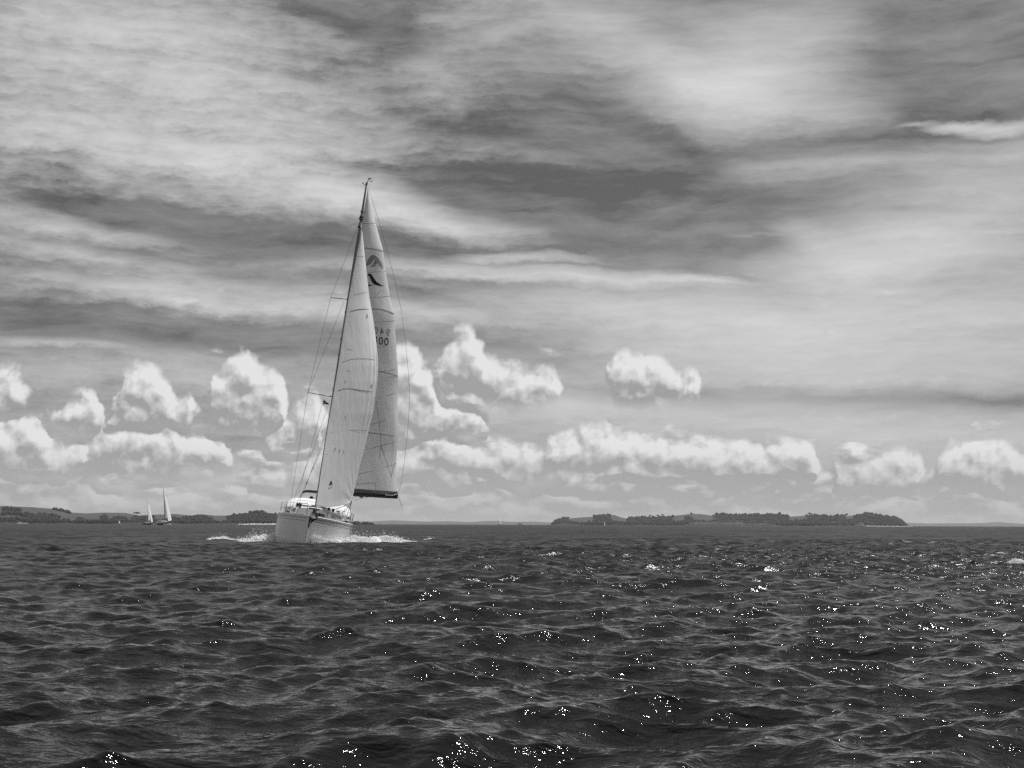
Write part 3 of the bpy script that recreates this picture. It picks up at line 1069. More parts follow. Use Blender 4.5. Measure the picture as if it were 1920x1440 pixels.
# coachroof ------------------------------------------------------------
def build_coachroof():
    v, f = [], []
    fs = [4.4, 3.9, 3.2, 2.4, 1.8, 1.0, 0.0, -1.0, -2.0, -2.3]
    hs = [0.02, 0.24, 0.38, 0.46, 0.50, 0.53, 0.55, 0.56, 0.56, 0.02]
    sec = [(1.0, 0.0), (0.97, 0.35), (0.90, 0.75), (0.78, 0.95), (0.5, 1.05), (0.0, 1.10)]
    sec = sec + [(-a, b) for (a, b) in sec[-2::-1]]
    for ff, h in zip(fs, hs):
        w = min(beam(ff) * 0.72, 1.42)
        for (a, b) in sec:
            v.append(tf(ff, a * w, sheer(ff) + 0.03 + b * h))
    m = len(sec)
    for i in range(len(fs) - 1):
        for j in range(m - 1):
            f.append((i * m + j, i * m + j + 1, (i + 1) * m + j + 1, (i + 1) * m + j))
    roof = Y1.part('coachroof', v, f, M_WHITE, smooth=True)
    # dark windows along each side
    for side in (1, -1):
        for (fa, fb) in ((2.9, 2.0), (1.7, 0.5), (0.2, -1.4)):
            w_ = lambda q: min(beam(q) * 0.72, 1.42)
            h_ = lambda q: float(np.interp(-q, [-x for x in fs], hs))
            vv = []
            for q in (fa, fb):
                for b in (0.35, 0.72):
                    a = 0.97 if b < 0.5 else 0.915
                    vv.append(tf(q, side * (a * w_(q) + 0.02), sheer(q) + 0.03 + b * h_(q)))
            Y1.part('window', vv, [(0, 1, 3, 2)], M_GLASS, roof)
    # forward hatch and two small deck hatches
    for (ff, p, s, h) in ((2.9, 0.0, 0.28, 0.50), (2.0, 0.52, 0.13, 0.56), (2.0, -0.52, 0.13, 0.56)):
        vv, qq = box_geo(tf(ff, p, sheer(ff) + h), BOAT_H * s, SB * s, UP * 0.015)
        Y1.part('hatch', vv, qq, M_GLASS, roof)
    for side in (1, -1):
        Y1.tube('grab_rail', curve_pts([tf(2.2, side * .72, sheer(2.2) + .53), tf(1.6, side * .78, sheer(1.6) + .63), tf(0.6, side * .82, sheer(.6) + .66), tf(-.4, side * .84, sheer(-.4) + .68), tf(-.8, side * .84, sheer(-.8) + .61)], 12), 0.016, M_STEEL, roof)
    return roof


build_coachroof()


# sprayhood: a rolled white canvas hood over the companionway ----------------
def build_sprayhood():
    v, f = [], []
    bows = [(-1.55, 1.72, 0.30, 0.40), (-1.75, 1.76, 0.28, 0.66), (-2.05, 1.80, 0.26, 0.90), (-2.45, 1.82, 0.24, 1.04), (-2.9, 1.82, 0.24, 1.10), (-3.15, 1.82, 0.24, 1.04)]
    n = 18
    for (ff, w, lo, hi) in bows:
        for k in range(n + 1):
            a = math.pi * k / n
            c, s = math.cos(a), math.sin(a)
            x = w * (abs(c) ** 0.55) * (1 if c > 0 else -1)
            v.append(tf(ff, x, sheer(ff) + lo + (hi - lo) * (s ** 0.5)))
    for i in range(len(bows) - 1):
        for k in range(n):
            a = i * (n + 1) + k
            f.append((a, a + 1, a + n + 2, a + n + 1))
    hood = Y1.part('sprayhood', v, f, M_CANVAS, smooth=True)
    md = hood.modifiers.new('thick', 'SOLIDIFY'); md.thickness = 0.02
    # clear panels across the front
    for (pa, pb) in ((-0.40, 0.40),):
        q = []
        for p in (pa, pb):
            for (ff, u) in ((-1.62, 0.52), (-1.86, 0.76)):
                q.append(tf(ff + 0.05, p, sheer(ff) + u + 0.01))
        Y1.part('window', q, [(0, 1, 3, 2)], M_GLASS, hood)
    # dark hem around the aft edge of the hood
    pts = []
    for k in range(n + 1):
        a = math.pi * k / n
        c, s = math.cos(a), math.sin(a)
        pts.append(tf(-3.16, 1.83 * (abs(c) ** 0.55) * (1 if c > 0 else -1), sheer(-3.15) + .24 + .81 * (s ** 0.5)))
    Y1.tube('hem', pts, 0.028, M_NAVY, hood)
    # dark canvas edge beside the hood
    # padded rolls of canvas along the top, seen from ahead
    for (ff, hh, w) in ((-1.70, 0.56, 1.66), (-2.2, 0.92, 1.70)):
        pts = []
        for k in range(n + 1):
            q = -1 + 2 * k / n
            pts.append(tf(ff, w * q, sheer(ff) + hh - 0.32 * abs(q) ** 5))
        Y1.tube('rolled_canvas', pts, 0.085, M_CANVAS, hood, 8)


build_sprayhood()


def build_bimini():
    arch = [(-1.22, 0.15), (-1.24, 0.8), (-1.20, 1.25), (-1.02, 1.48), (-0.7, 1.54), (0, 1.57), (0.7, 1.54), (1.02, 1.48), (1.20, 1.25), (1.24, 0.8), (1.22, 0.15)]
    fr = Y1.tube('bimini_frame', curve_pts([tf(-4.35, p, sheer(-4.3) + u) for (p, u) in arch], 40), 0.022, M_STEEL)
    Y1.tube('bimini_frame', curve_pts([tf(-4.0 + 0.0, p * 1.0, sheer(-4.3) + 0.15 + (u - .15) * .96) for (p, u) in arch], 40), 0.018, M_STEEL)
    top = [(-1.12, 1.36), (-1.02, 1.48), (-0.7, 1.54), (0, 1.57), (0.7, 1.54), (1.02, 1.48), (1.12, 1.36)]
    pts = curve_pts([tf(-4.2, p, sheer(-4.3) + u + 0.03) for (p, u) in top], 30)
    Y1.tube('furled_bimini', pts, [0.05 + 0.03 * math.sin(math.pi * i / 30) ** 0.5 + 0.008 * math.sin(i * 2.1) for i in range(31)], M_NAVY, None, 8)


build_bimini()


# spars, stays and sails -------------------------------------------------
MAST_F0, MAST_F1 = 1.25, 0.95
MAST_LOW = wp(591.0, 962, MAST_F0)
MAST_TOP = wp(687.0, 347.0, MAST_F1)


def mast_at(py, off=0.0):
    t = (962.0 - py) / (962.0 - 347.0)
    return MAST_LOW.lerp(MAST_TOP, t)


def build_mast():
    v, f = [], []
    n = 14
    ax = (MAST_TOP - MAST_LOW).normalized()
    sd = (SB - ax * SB.dot(ax)).normalized()
    fw = sd.cross(ax).normalized()
    rows = 30
    for i in range(rows + 1):
        t = i / rows
        c = MAST_LOW.lerp(MAST_TOP, t)
        tp = 1.0 if t < 0.82 else 1.0 - 0.45 * (t - 0.82) / 0.18
        for k in range(n):
            a = 6.28319 * k / n
            v.append(c + sd * (0.085 * tp * math.cos(a)) + fw * (0.125 * tp * math.sin(a)))
    for i in range(rows):
        for k in range(n):
            f.append((i * n + k, i * n + (k + 1) % n, (i + 1) * n + (k + 1) % n, (i + 1) * n + k))
    f.append(tuple(rows * n + k for k in range(n)))
    mast = Y1.part('mast', v, f, M_ALU, smooth=True)
    # masthead gear
    Y1.tube('masthead_light', [MAST_TOP, MAST_TOP + ax * 0.14], 0.055, M_DARK, mast, 8)
    Y1.tube('aerial', [MAST_TOP + ax * 0.1, MAST_TOP + ax * 0.28 + sd * 0.06, MAST_TOP + ax * 0.36 + sd * 0.13], 0.022, M_DARK, mast)
    Y1.tube('wind_vane', [MAST_TOP + ax * 0.36 + sd * 0.02, MAST_TOP + ax * 0.40 + sd * 0.14, MAST_TOP + ax * 0.40 + sd * 0.26], [0.02, 0.03, 0.012], M_DARK, mast)
    Y1.tube('wind_cups', [MAST_TOP + ax * 0.26 + sd * 0.16, MAST_TOP + ax * 0.27 + sd * 0.30], 0.022, M_DARK, mast)
    Y1.tube('light_bracket', [MAST_TOP - ax * 0.06, MAST_TOP + ax * 0.06 - sd * 0.20], 0.016, M_DARK, mast)
    Y1.tube('masthead_lamp', [MAST_TOP + ax * 0.03 - sd * 0.20, MAST_TOP + ax * 0.12 - sd * 0.20], 0.028, M_DARK, mast)
    for py, l, r in ((409, 0.12, 0.10), (413, 0.06, 0.12), (428, 0.10, 0.105), (399, .05, .10)):
        c = mast_at(py)
        Y1.tube('mast_fitting', [c - ax * l / 2 + fw * 0.08, c + ax * l / 2 + fw * 0.08], r, M_DARK, mast, 8)
    for py in (590, 640, 670, 735):
        c = mast_at(py)
        Y1.tube('mast_fitting', [c - ax * 0.06 - sd * 0.05 + fw * .05, c + ax * 0.06 - sd * 0.05 + fw * .05], 0.05, M_DARK, mast, 6)
    # pale sail track slides showing along the mast
    for k, py in enumerate(range(440, 720, 13)):
        c = mast_at(py) + sd * 0.07 + fw * 0.07
        Y1.tube('track_slide', [c - ax * 0.10, c + ax * 0.10], 0.022, M_WHITE, mast, 5)
    return mast


mast = build_mast()
# spreaders and shrouds on the weather side
for (rx, ry, tx, ty) in ((650, 565, 620, 558), (620, 748, 577, 736)):
    Y1.tube('spreader', [mast_at(ry), wp(tx, ty, 0.75)], [0.028, 0.018], M_ALU, mast, 6)


def wire(px_list, f0, f1, r=0.008, name='shroud', m=None):
    n = len(px_list) - 1
    Y1.tube(name, [wp(x, y, f0 + (f1 - f0) * i / n) for i, (x, y) in enumerate(px_list)], r, m or M_WIRE, mast, 5)


wire([(676, 411), (620, 558), (577, 736), (544, 948), (542, 962)], 0.95, 0.6)
wire([(645, 566), (577, 736)], 1.0, 0.75)
wire([(618, 752), (588, 840), (556, 922), (548, 950)], 1.0, 0.2)
wire([(604, 758), (580, 850), (560, 925)], 0.9, 0.0, 0.008, 'flag_halyard')
wire([(616, 800), (589, 870), (566, 930), (560, 945)], 1.0, -2.0, 0.009, 'running_line')
wire([(606, 835), (575, 905), (558, 940)], 1.0, -2.2, 0.009, 'running_line')
for (x, y, m_) in ((587, 877, M_WHITE), (575, 906, M_DARK)):
    c = wp(x, y, -0.8)
    v, f = box_geo(c, SB * 0.03, BOAT_H * 0.03, UP * 0.06)
    Y1.part('block', v, f, m_, mast)


def px_interp(tab, y):
    ys = [p[1] for p in tab]; xs = [p[0] for p in tab]
    return float(np.interp(y, ys, xs))


class Sail:
    """cloth between a luff and a leech, both given as photo points at stated stations of the yacht"""
    def __init__(self, luff, leech, lf, ef, camber, y_top, y_bot_luff, y_bot_leech):
        self.__dict__.update(locals())

    def y(self, s, t):
        bot = self.y_bot_luff + (self.y_bot_leech - self.y_bot_luff) * t
        if self.foot:
            bot += self.foot * 4 * t * (1 - t)
        return bot + (self.y_top - bot) * s

    foot = 0.0

    def pt(self, s, t, off=0.0):
        y = self.y(s, t)
        xl = px_interp(self.luff, y); xe = px_interp(self.leech, y)
        fl = self.lf[0] + (self.lf[1] - self.lf[0]) * s
        fe = self.ef[0] + (self.ef[1] - self.ef[0]) * s
        x = xl + (xe - xl) * (1 - (1 - t) ** self.curl)
        f = fl + (fe - fl) * t + self.camber * (1 - s * 0.75) * (t * (1 - t) ** 0.8) * 3.2
        return wp(x + self.wrinkle(s, t), y, f + off)

    curl = 1.0

    def wrinkle(self, s, t):
        return 0.0

    def from_px(self, px, py, off=0.0):
        # find s, t for a pixel
        s = 0.5; t = 0.5
        for _ in range(12):
            bot = self.y_bot_luff + (self.y_bot_leech - self.y_bot_luff) * t + (self.foot * 4 * t * (1 - t) if self.foot else 0)
            s = (py - bot) / (self.y_top - bot)
            xl = px_interp(self.luff, py); xe = px_interp(self.leech, py)
            t = (px - xl) / max(xe - xl, 1e-3)
            t = 1 - max(1 - t, 0.0) ** (1.0 / self.curl) if t > 0 else t
        fl = self.lf[0] + (self.lf[1] - self.lf[0]) * s
        fe = self.ef[0] + (self.ef[1] - self.ef[0]) * s
        tc = min(max(t, 0), 1)
        f = fl + (fe - fl) * t + self.camber * (1 - s * 0.75) * (tc * (1 - tc) ** 0.8) * 3.2
        return wp(px, py, f + off)

    def geo(self, ns, nt):
        v, f = [], []
        for i in range(ns + 1):
            for j in range(nt + 1):
                v.append(self.pt(i / ns, j / nt))
        for i in range(ns):
            for j in range(nt):
                a = i * (nt + 1) + j
                f.append((a, a + 1, a + nt + 2, a + nt + 1))
        return v, f

    def line(self, pts, w, n=16, off=0.006):
        """tape along a polyline of photo pixels, lying on the cloth"""
        P = curve_pts([(x, y, 0) for (x, y) in pts], n)
        v, f = [], []
        for i, p in enumerate(P):
            a = P[max(i - 1, 0)]; b = P[min(i + 1, len(P) - 1)]
            d = (b - a).normalized(); nn = Vector((-d.y, d.x, 0)) * w * 0.5
            v.append(self.from_px(p.x + nn.x, p.y + nn.y, off)); v.append(self.from_px(p.x - nn.x, p.y - nn.y, off))
        for i in range(n):
            f.append((2 * i, 2 * i + 1, 2 * i + 3, 2 * i + 2))
        return v, f

    def poly(self, pts, off):
        return [self.from_px(x, y, off) for (x, y) in pts]


MAIN_LUFF = [(690, 352), (652, 566), (622, 748), (594, 926), (592, 940)]
MAIN_LEECH = [(691, 352), (694, 372), (699, 400), (706, 425), (712, 447), (718, 466), (721, 490), (726, 528), (731, 556), (739, 588), (741, 620), (743, 655), (746, 704), (745.5, 740), (745.5, 770), (746, 818), (744, 850), (743, 925), (743, 940)]
main_s = Sail(MAIN_LUFF, MAIN_LEECH, (1.1, 0.85), (-2.0, 0.55), 0.55, 353.0, 912.0, 922.0)


def main_wrinkle(s, t):
    """sideways ripple of the cloth, in photo pixels (about 3 cm each)"""
    return (0.9 * math.sin(9 * t + 26 * s) * (1 - s) * t + 0.5 * math.sin(70 * s - 8 * t) * max(0, t - 0.7)) * min(1, 8 * t)


main_s.curl = 1.15
main_s.wrinkle = main_wrinkle
v, f = main_s.geo(90, 26)
mainsail = Y1.part('mainsail', v, f, M_MAIN, smooth=True)
for k, (pts, w) in enumerate([
    ([(683, 465), (700, 467), (718, 471)], 1.5), ([(692, 580), (714, 580), (739, 588)], 1.7), ([(708, 696), (728, 700), (746, 705.5)], 1.5), ([(690, 811), (720, 815), (746, 818.5)], 1.3)]):
    v, f = main_s.line(pts, w)
    Y1.part('batten_pocket', v, f, M_SEAM, mainsail)
for pts in ([(681, 419), (705, 418)], [(690, 511), (724, 508)], [(693, 559), (732, 555)], [(701, 605), (741, 601)], [(707, 651), (743, 647)], [(709, 697), (745, 692)], [(704, 747), (742, 737)],
            [(694, 796), (744, 783)], [(684, 844), (743, 828)], [(672, 890), (743, 869)], [(668, 908), (718, 904)], [(705, 752), (712, 800), (714, 840), (708, 880), (704, 918)], [(714, 836), (730, 880), (735, 905)], [(740, 868), (728, 918)]):
    v, f = main_s.line(pts, 0.7, 10, 0.006)
    Y1.part('seam', v, f, M_SEAM, mainsail)
# reinforced corner patch at the head
v, f = main_s.line([(695, 420), (704, 424), (707, 430)], 1.2, 6)
Y1.part('seam', v, f, M_WHITE, mainsail)

# emblem: dark wing on the near face, a second one on the far face, its show-through painted grey in front
def z4(x, y): return (600 + x / 6.0, 320 + y / 6.0)
WING = [(540, 1160), (556, 1156), (572, 1162), (590, 1184), (608, 1215), (640, 1254), (680, 1280), (722, 1298), (690, 1298), (645, 1291), (607, 1275), (582, 1245), (567, 1208), (556, 1185), (541, 1180)]
FOOT = [(546, 1268), (566, 1286), (600, 1295), (546, 1297)]
WING_FAR = [(522, 1045), (540, 1000), (560, 968), (590, 948), (620, 955), (655, 985), (690, 1035), (710, 1095), (698, 1088), (672, 1040), (640, 1000), (616, 984), (600, 998), (586, 1030), (562, 1055), (524, 1068)]
FOOT_FAR = [(552, 1076), (588, 1068), (604, 1046), (612, 1010), (626, 994), (642, 1006), (670, 1045), (690, 1078), (662, 1052), (641, 1034), (630, 1050), (616, 1074), (590, 1080)]
for (poly, off, nm) in ((WING, 0.05, 'emblem_wing'), (FOOT, 0.05, 'emblem_wing'), (WING_FAR, -0.05, 'emblem_wing'), (FOOT_FAR, -0.05, 'emblem_wing')):
    pts = main_s.poly([z4(x, y) for (x, y) in poly], off)
    Y1.part(nm, pts, [tuple(range(len(pts)))], M_INK, mainsail)
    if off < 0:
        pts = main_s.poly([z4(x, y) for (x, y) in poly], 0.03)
        Y1.part('emblem_painted_show_through', pts, [tuple(range(len(pts)))], M_GHOST, mainsail)


def digit(ch, cx, cy, h, off, mirror, slant, material=None):
    cu = bpy.data.curves.new('digit_curve', 'FONT')
    cu.body = ch
    cu.size = 1.0
    cu.resolution_u = 4
    tmp = bpy.data.objects.new('digit_tmp', cu)
    COL.objects.link(tmp)
    bpy.context.view_layer.update()
    me = tmp.evaluated_get(bpy.context.evaluated_depsgraph_get()).to_mesh()
    co = [v.co.copy() for v in me.vertices]
    fc = [tuple(p.vertices) for p in me.polygons]
    bpy.data.objects.remove(tmp)
    x0 = min(c.x for c in co); x1 = max(c.x for c in co); y0 = min(c.y for c in co); y1 = max(c.y for c in co)
    pts = []
    for c in co:
        u = ((c.x - x0) / (x1 - x0) - 0.5) * h * 0.55 * (-1 if mirror else 1)
        w = ((c.y - y0) / (y1 - y0) - 0.5) * h
        pts.append(main_s.from_px(cx + u + w * 0.06, cy - w + u * slant, off))
    Y1.part('sail_number', pts, fc, material or M_INK, mainsail)


for (ch, cx, cy) in (('0', 724.6, 640.4), ('0', 714.2, 639.0), ('4', 703.8, 637.4), ('9', 693.4, 636.0)):
    digit(ch, cx, cy, 14.5, 0.05, False, 0.12)
for (ch, cx, cy) in (('9', 728.0, 623.4), ('4', 716.4, 621.0), ('0', 705.2, 619.0), ('0', 694.2, 617.0)):
    digit(ch, cx, cy, 13.0, -0.05, True, 0.14)
    digit(ch, cx, cy, 13.0, 0.03, True, 0.14, M_GHOST)  # grey copy on the near face paints the show-through of the far digits

# boom and the dark canvas along it
BOOM_A, BOOM_B = wp(602, 924, 0.9), wp(744.5, 932.5, -2.1)
Y1.tube('boom', [BOOM_A, BOOM_B], 0.085, M_NAVY, None, 10)
def build_cover():
    v, f = [], []
    n = 24
    ax = (BOOM_B - BOOM_A).normalized()
    nrm = ax.cross(Vector((0, 0, 1))).normalized()
    for i in range(n + 1):
        t = i / n
        px = 604 + (744.0 - 604) * t
        fpos = 0.85 + (-2.1 - 0.85) * t
        top = 903 + (920.5 - 903) * min(1, t * 1.05) ** 0.8
        bot = 923 + (930 - 923) * t
        for k in range(5):
            q = k / 4
            p = wp(px, bot + (top - bot) * q, fpos)
            th = 0.10 * (1 - q) + 0.035
            v.append(p + nrm * th * (1 + 0.15 * math.sin(9 * t + 3 * q)))
        for k in range(4, -1, -1):
            q = k / 4
            p = wp(px, bot + (top - bot) * q, fpos)
            v.append(p - nrm * (0.10 * (1 - q) + 0.035))
    m = 10
    for i in range(n):
        for k in range(m):
            f.append((i * m + k, i * m + (k + 1) % m, (i + 1) * m + (k + 1) % m, (i + 1) * m + k))
    f.append(tuple(range(m))); f.append(tuple(n * m + k for k in range(m - 1, -1, -1)))
    Y1.part('sail_cover', v, f, M_NAVY, smooth=True)


build_cover()
v, f = main_s.line([(722, 927.5), (735, 928.5), (744, 926)], 1.2, 6, 0.3)
Y1.part('outhaul', v, f, M_WHITE, None)
wire([(691, 352), (704, 395), (722, 455), (739, 520), (752, 580), (760, 640), (766, 700), (768, 740), (766, 790), (761, 840), (755, 890), (749, 918), (744, 930)], 0.9, -2.2, 0.008, 'topping_lift')
wire([(747, 930), (750, 940), (753, 947), (754, 952)], -2.1, -2.1, 0.010, 'loose_line', M_ROPE)
wire([(742, 850), (741, 900), (743, 925)], -1.9, -2.1, 0.010, 'reef_line', M_ROPE)
wire([(700, 930), (680, 934), (664, 938)], -0.8, -2.6, 0.012, 'mainsheet', M_ROPE)
wire([(672, 930), (662, 934), (648, 944)], -0.4, -2.6, 0.012, 'mainsheet', M_ROPE)
v, f = box_geo(wp(677, 932, -0.9), SB * 0.10, BOAT_H * 0.03, UP * 0.035)
Y1.part('block', v, f, M_DARK, None)

# jib
JIB_LUFF = [(677.5, 430), (664, 500), (652, 565), (633, 690), (614, 800), (602, 880), (590.5, 957), (589, 970)]
JIB_LEECH = [(678.5, 430), (682, 460), (686, 500), (689, 530), (692.5, 560), (697, 585), (701, 610), (704.5, 640), (707, 665), (708, 685), (706.5, 715), (703, 745), (698, 775), (691, 805), (681, 848), (672, 885), (664, 918), (658, 941), (655, 960)]
jib_s = Sail(JIB_LUFF, JIB_LEECH, (5.35, 1.55), (0.4, 1.35), 0.45, 432.0, 951.5, 939.0)
jib_s.foot = 3.5


def jib_wrinkle(s, t):
    """sideways ripple of the cloth, in photo pixels (about 3 cm each)"""
    e = max(0.0, (t - 0.50) / 0.50)
    band = math.exp(-((s - 0.42) / 0.20) ** 2)
    w = 1.1 * e * band * math.sin(44 * t + 7 * s) + 0.6 * e * band * math.sin(79 * t - 12 * s + 1.0)
    # puckers fanning from the clew, and soft swells in the cloth
    c = math.exp(-((1 - t) / 0.34) ** 2 - (s / 0.12) ** 2)
    w += 0.9 * c * math.sin(30 * math.atan2(s * 2.2 + 0.01, 1.04 - t))
    w += 1.6 * math.sin(3.4 * s + 5.5 * t) * (1 - s) * t * (1 - t) * 3
    return w


jib_s.curl = 1.7
jib_s.wrinkle = jib_wrinkle
v, f = jib_s.geo(120, 64)
jib = Y1.part('jib', v, f, M_JIB, smooth=True)
for (pts, w) in (([(657, 584), (673, 580), (693, 579.5)], 1.5), ([(633.5, 733), (645, 729.5), (664, 730), (704, 735.5)], 1.8), ([(642, 679), (660, 673.5), (682, 672), (706, 675)], 0.8),
                 ([(621, 811), (640, 808), (660, 806.5), (689, 807)], 0.9), ([(663, 553), (676, 550), (688, 548)], 0.7), ([(611, 852), (628, 851.5)], 0.6), ([(650, 696), (655, 696)], 0.8), ([(651, 655), (661, 656)], 0.8),
                 ([(663, 483), (676, 480), (684, 482)], 0.6), ([(604, 900), (622, 858), (640, 832)], 0.5), ([(612, 905), (632, 868), (642, 848)], 0.5)):
    v, f = jib_s.line(pts, w)
    Y1.part('seam', v, f, M_SEAM, jib)
for (x, y, s) in ((689, 592, 1.1), (697, 724, 1.1), (628.5, 842, 1.0), (637, 845, .8), (645, 847, 0.8), (648, 716, .7), (648, 783, .7)):
    v, f = jib_s.line([(x, y - 3), (x - 0.5, y), (x + 0.3, y + 3)], s, 4, 0.05)
    Y1.part('telltale', v, f, M_INK, jib)
pts = jib_s.poly([(619.5, 902), (622, 902), (622.5, 905), (624, 908), (622, 909), (620.5, 906.5), (619, 909), (617.5, 908.5), (619, 905)], 0.06)
Y1.part('telltale', pts, [tuple(range(len(pts)))], M_INK, jib)
pts = jib_s.poly([(616, 912), (623, 911), (624, 913.5), (617, 914.5)], 0.05)
Y1.part('repair_patch', pts, [(0, 1, 2, 3)], M_WHITE, jib)
# white leech tape lit on its edge
v, f = jib_s.line([(686.2, 505), (691, 552), (698, 592), (705, 645), (707.4, 685)], 1.6, 24, 0.04)
Y1.part('leech_tape', v, f, M_WHITE, jib)
# luff foil, drum and swivel of the furling gear
foil = Y1.tube('furler_foil', [jib_s.pt(i / 30, 0.0, 0.04) for i in range(31)] + [mast_at(412)], 0.022, M_ALU)
tk = jib_s.pt(0, 0)
Y1.tube('furler_drum', [tk - UP * 0.36, tk - UP * 0.26, tk - UP * 0.12, tk - UP * 0.02], [0.09, 0.10, 0.10, 0.04], M_DARK, foil, 10)
# jib sheets
cl = jib_s.pt(0.0, 1.0)
Y1.tube('jib_sheet', curve_pts([cl, wp(654, 948, 0.0), wp(648, 957, 0.1), wp(640, 962, 0.2), wp(636, 968, 0.2)], 16), 0.016, M_ROPE)
Y1.tube('jib_sheet', curve_pts([cl, wp(656, 950, -0.8), wp(650, 968, -1.6), wp(646, 978, -2.0)], 12), 0.013, M_ROPE)
Y1.tube('jib_sheet', curve_pts([cl, wp(657, 955, -0.4), wp(656, 972, -0.6)], 8), 0.011, M_ROPE)
Y1.tube('jib_sheet', curve_pts([cl, wp(645, 949, 1.6), wp(620, 957, 2.8), wp(600, 962, 3.6)], 12), 0.014, M_ROPE)

# courtesy flag under the spreader
fl = [(607, 749), (610.5, 752.5), (614, 755), (617.5, 757.5)]
fb = [(605.0, 758.5), (609, 757.5), (612.5, 758.5), (617.5, 758)]
v = [wp(x, y, 0.8 + 0.03 * math.sin(i * 2.0)) for i, (x, y) in enumerate(fl)] + [wp(x, y, 0.8 + 0.03 * math.cos(i * 2.0)) for i, (x, y) in enumerate(fb)]
flag = Y1.part('courtesy_flag', v, [(i, i + 1, i + 5, i + 4) for i in range(3)], M_INK)
v = [wp(x, y, 0.88) for (x, y) in ((605.6, 754.6), (611.5, 755.2), (611.5, 756.2), (605.4, 755.6))]
Y1.part('flag_stripe', v, [(0, 1, 2, 3)], M_WHITE, flag)

# pulpit, stanchions, lifelines -------------------------------------------
def rail_pt(f, side, u): return tf(f, side * (beam(f) - 0.07), sheer(f) + u)
pul = Y1.tube('pulpit', curve_pts([rail_pt(4.3, -1, 0.03), rail_pt(4.45, -1, 0.55), tf(5.2, -0.34, sheer(5.2) + 0.62), tf(5.75, -0.24, sheer(5.75) + 0.64), tf(5.85, -0.22, sheer(5.85) + 0.55), tf(5.8, -0.20, sheer(5.8) + 0.03)], 26), 0.014, M_STEEL)
Y1.tube('pulpit', curve_pts([rail_pt(4.3, 1, 0.03), rail_pt(4.45, 1, 0.55), tf(5.2, 0.34, sheer(5.2) + 0.62), tf(5.75, 0.24, sheer(5.75) + 0.64), tf(5.85, 0.22, sheer(5.85) + 0.55), tf(5.8, 0.20, sheer(5.8) + 0.03)], 26), 0.014, M_STEEL)
for side in (1, -1):
    for ff in (2.4, 0.5, -1.4, -3.2):
        Y1.tube('stanchion', [rail_pt(ff, side, 0.0), rail_pt(ff, side, 0.64)], 0.014, M_STEEL)
    for u in (0.34, 0.62):
        Y1.tube('lifeline', [rail_pt(ff, side, u) for ff in (4.45, 2.4, 0.5, -1.4, -3.2, -4.9)], 0.006, M_WIRE)
    Y1.tube('pushpit', curve_pts([rail_pt(-4.9, side, 0.0), rail_pt(-4.9, side, 0.66), rail_pt(-5.4, side, 0.68), tf(-5.6, side * 0.9, sheer(-5.5) + 0.68), tf(-5.6, side * 0.85, sheer(-5.5))], 20), 0.014, M_STEEL)
    Y1.tube('pushpit', [rail_pt(-5.4, side, 0.0), rail_pt(-5.4, side, 0.70)], 0.016, M_STEEL)
    # winches and cleats
    for (ff, p) in ((-2.6, 1.62), (-3.6, 1.60)):
        c = tf(ff, side * p, sheer(ff))
        Y1.tube('winch', [c, c + UP * 0.10, c + UP * 0.16, c + UP * 0.22], [0.10, 0.075, 0.07, 0.09], M_DARK, None, 10)
    for ff in (4.8, 1.4):
        c = tf(ff, side * (beam(ff) - 0.16), sheer(ff) + 0.07)
        Y1.tube('cleat', [c - BOAT_H * 0.13, c, c + BOAT_H * 0.13], [0.018, 0.03, 0.018], M_STEEL)
    # ventilators on the coachroof
    for (ff, p) in ((1.9, 0.95), (3.0, 0.75)):
        c = tf(ff, side * p, sheer(ff) + 0.40)
        Y1.tube('ventilator', curve_pts([c, c + UP * 0.14, c + UP * 0.2 + BOAT_H * 0.1], 6), [0.06, 0.06, 0.06, 0.065, 0.07, 0.075, 0.08], M_DARK, None, 8)

# anchor on the bow roller ----------------------------------------------------
def build_anchor():
    a = tf(6.12, 0.16, 1.44)
    root = Y1.tube('anchor', [tf(5.6, 0.15, 1.56), tf(6.1, 0.16, 1.52), tf(6.30, 0.17, 1.36)], 0.035, M_DARK)
    v = [tf(6.28, -0.05, 1.43), tf(6.28, 0.40, 1.38), tf(6.34, 0.24, 1.38), tf(6.40, 0.11, 1.06), tf(6.44, 0.17, 1.30), tf(6.22, 0.26, 1.46), tf(6.3, 0.37, 1.45)]
    f = [(0, 4, 2), (0, 3, 4), (4, 3, 1), (2, 4, 1), (0, 2, 5), (5, 2, 6), (2, 1, 6), (0, 1, 3), (0, 5, 6, 1)]
    Y1.part('fluke', v, f, M_DARK, root)
    v, f = box_geo(tf(5.9, 0.13, 1.47), BOAT_H * 0.30, SB * 0.08, UP * 0.04)
    Y1.part('bow_roller', v, f, M_STEEL, None)


build_anchor()

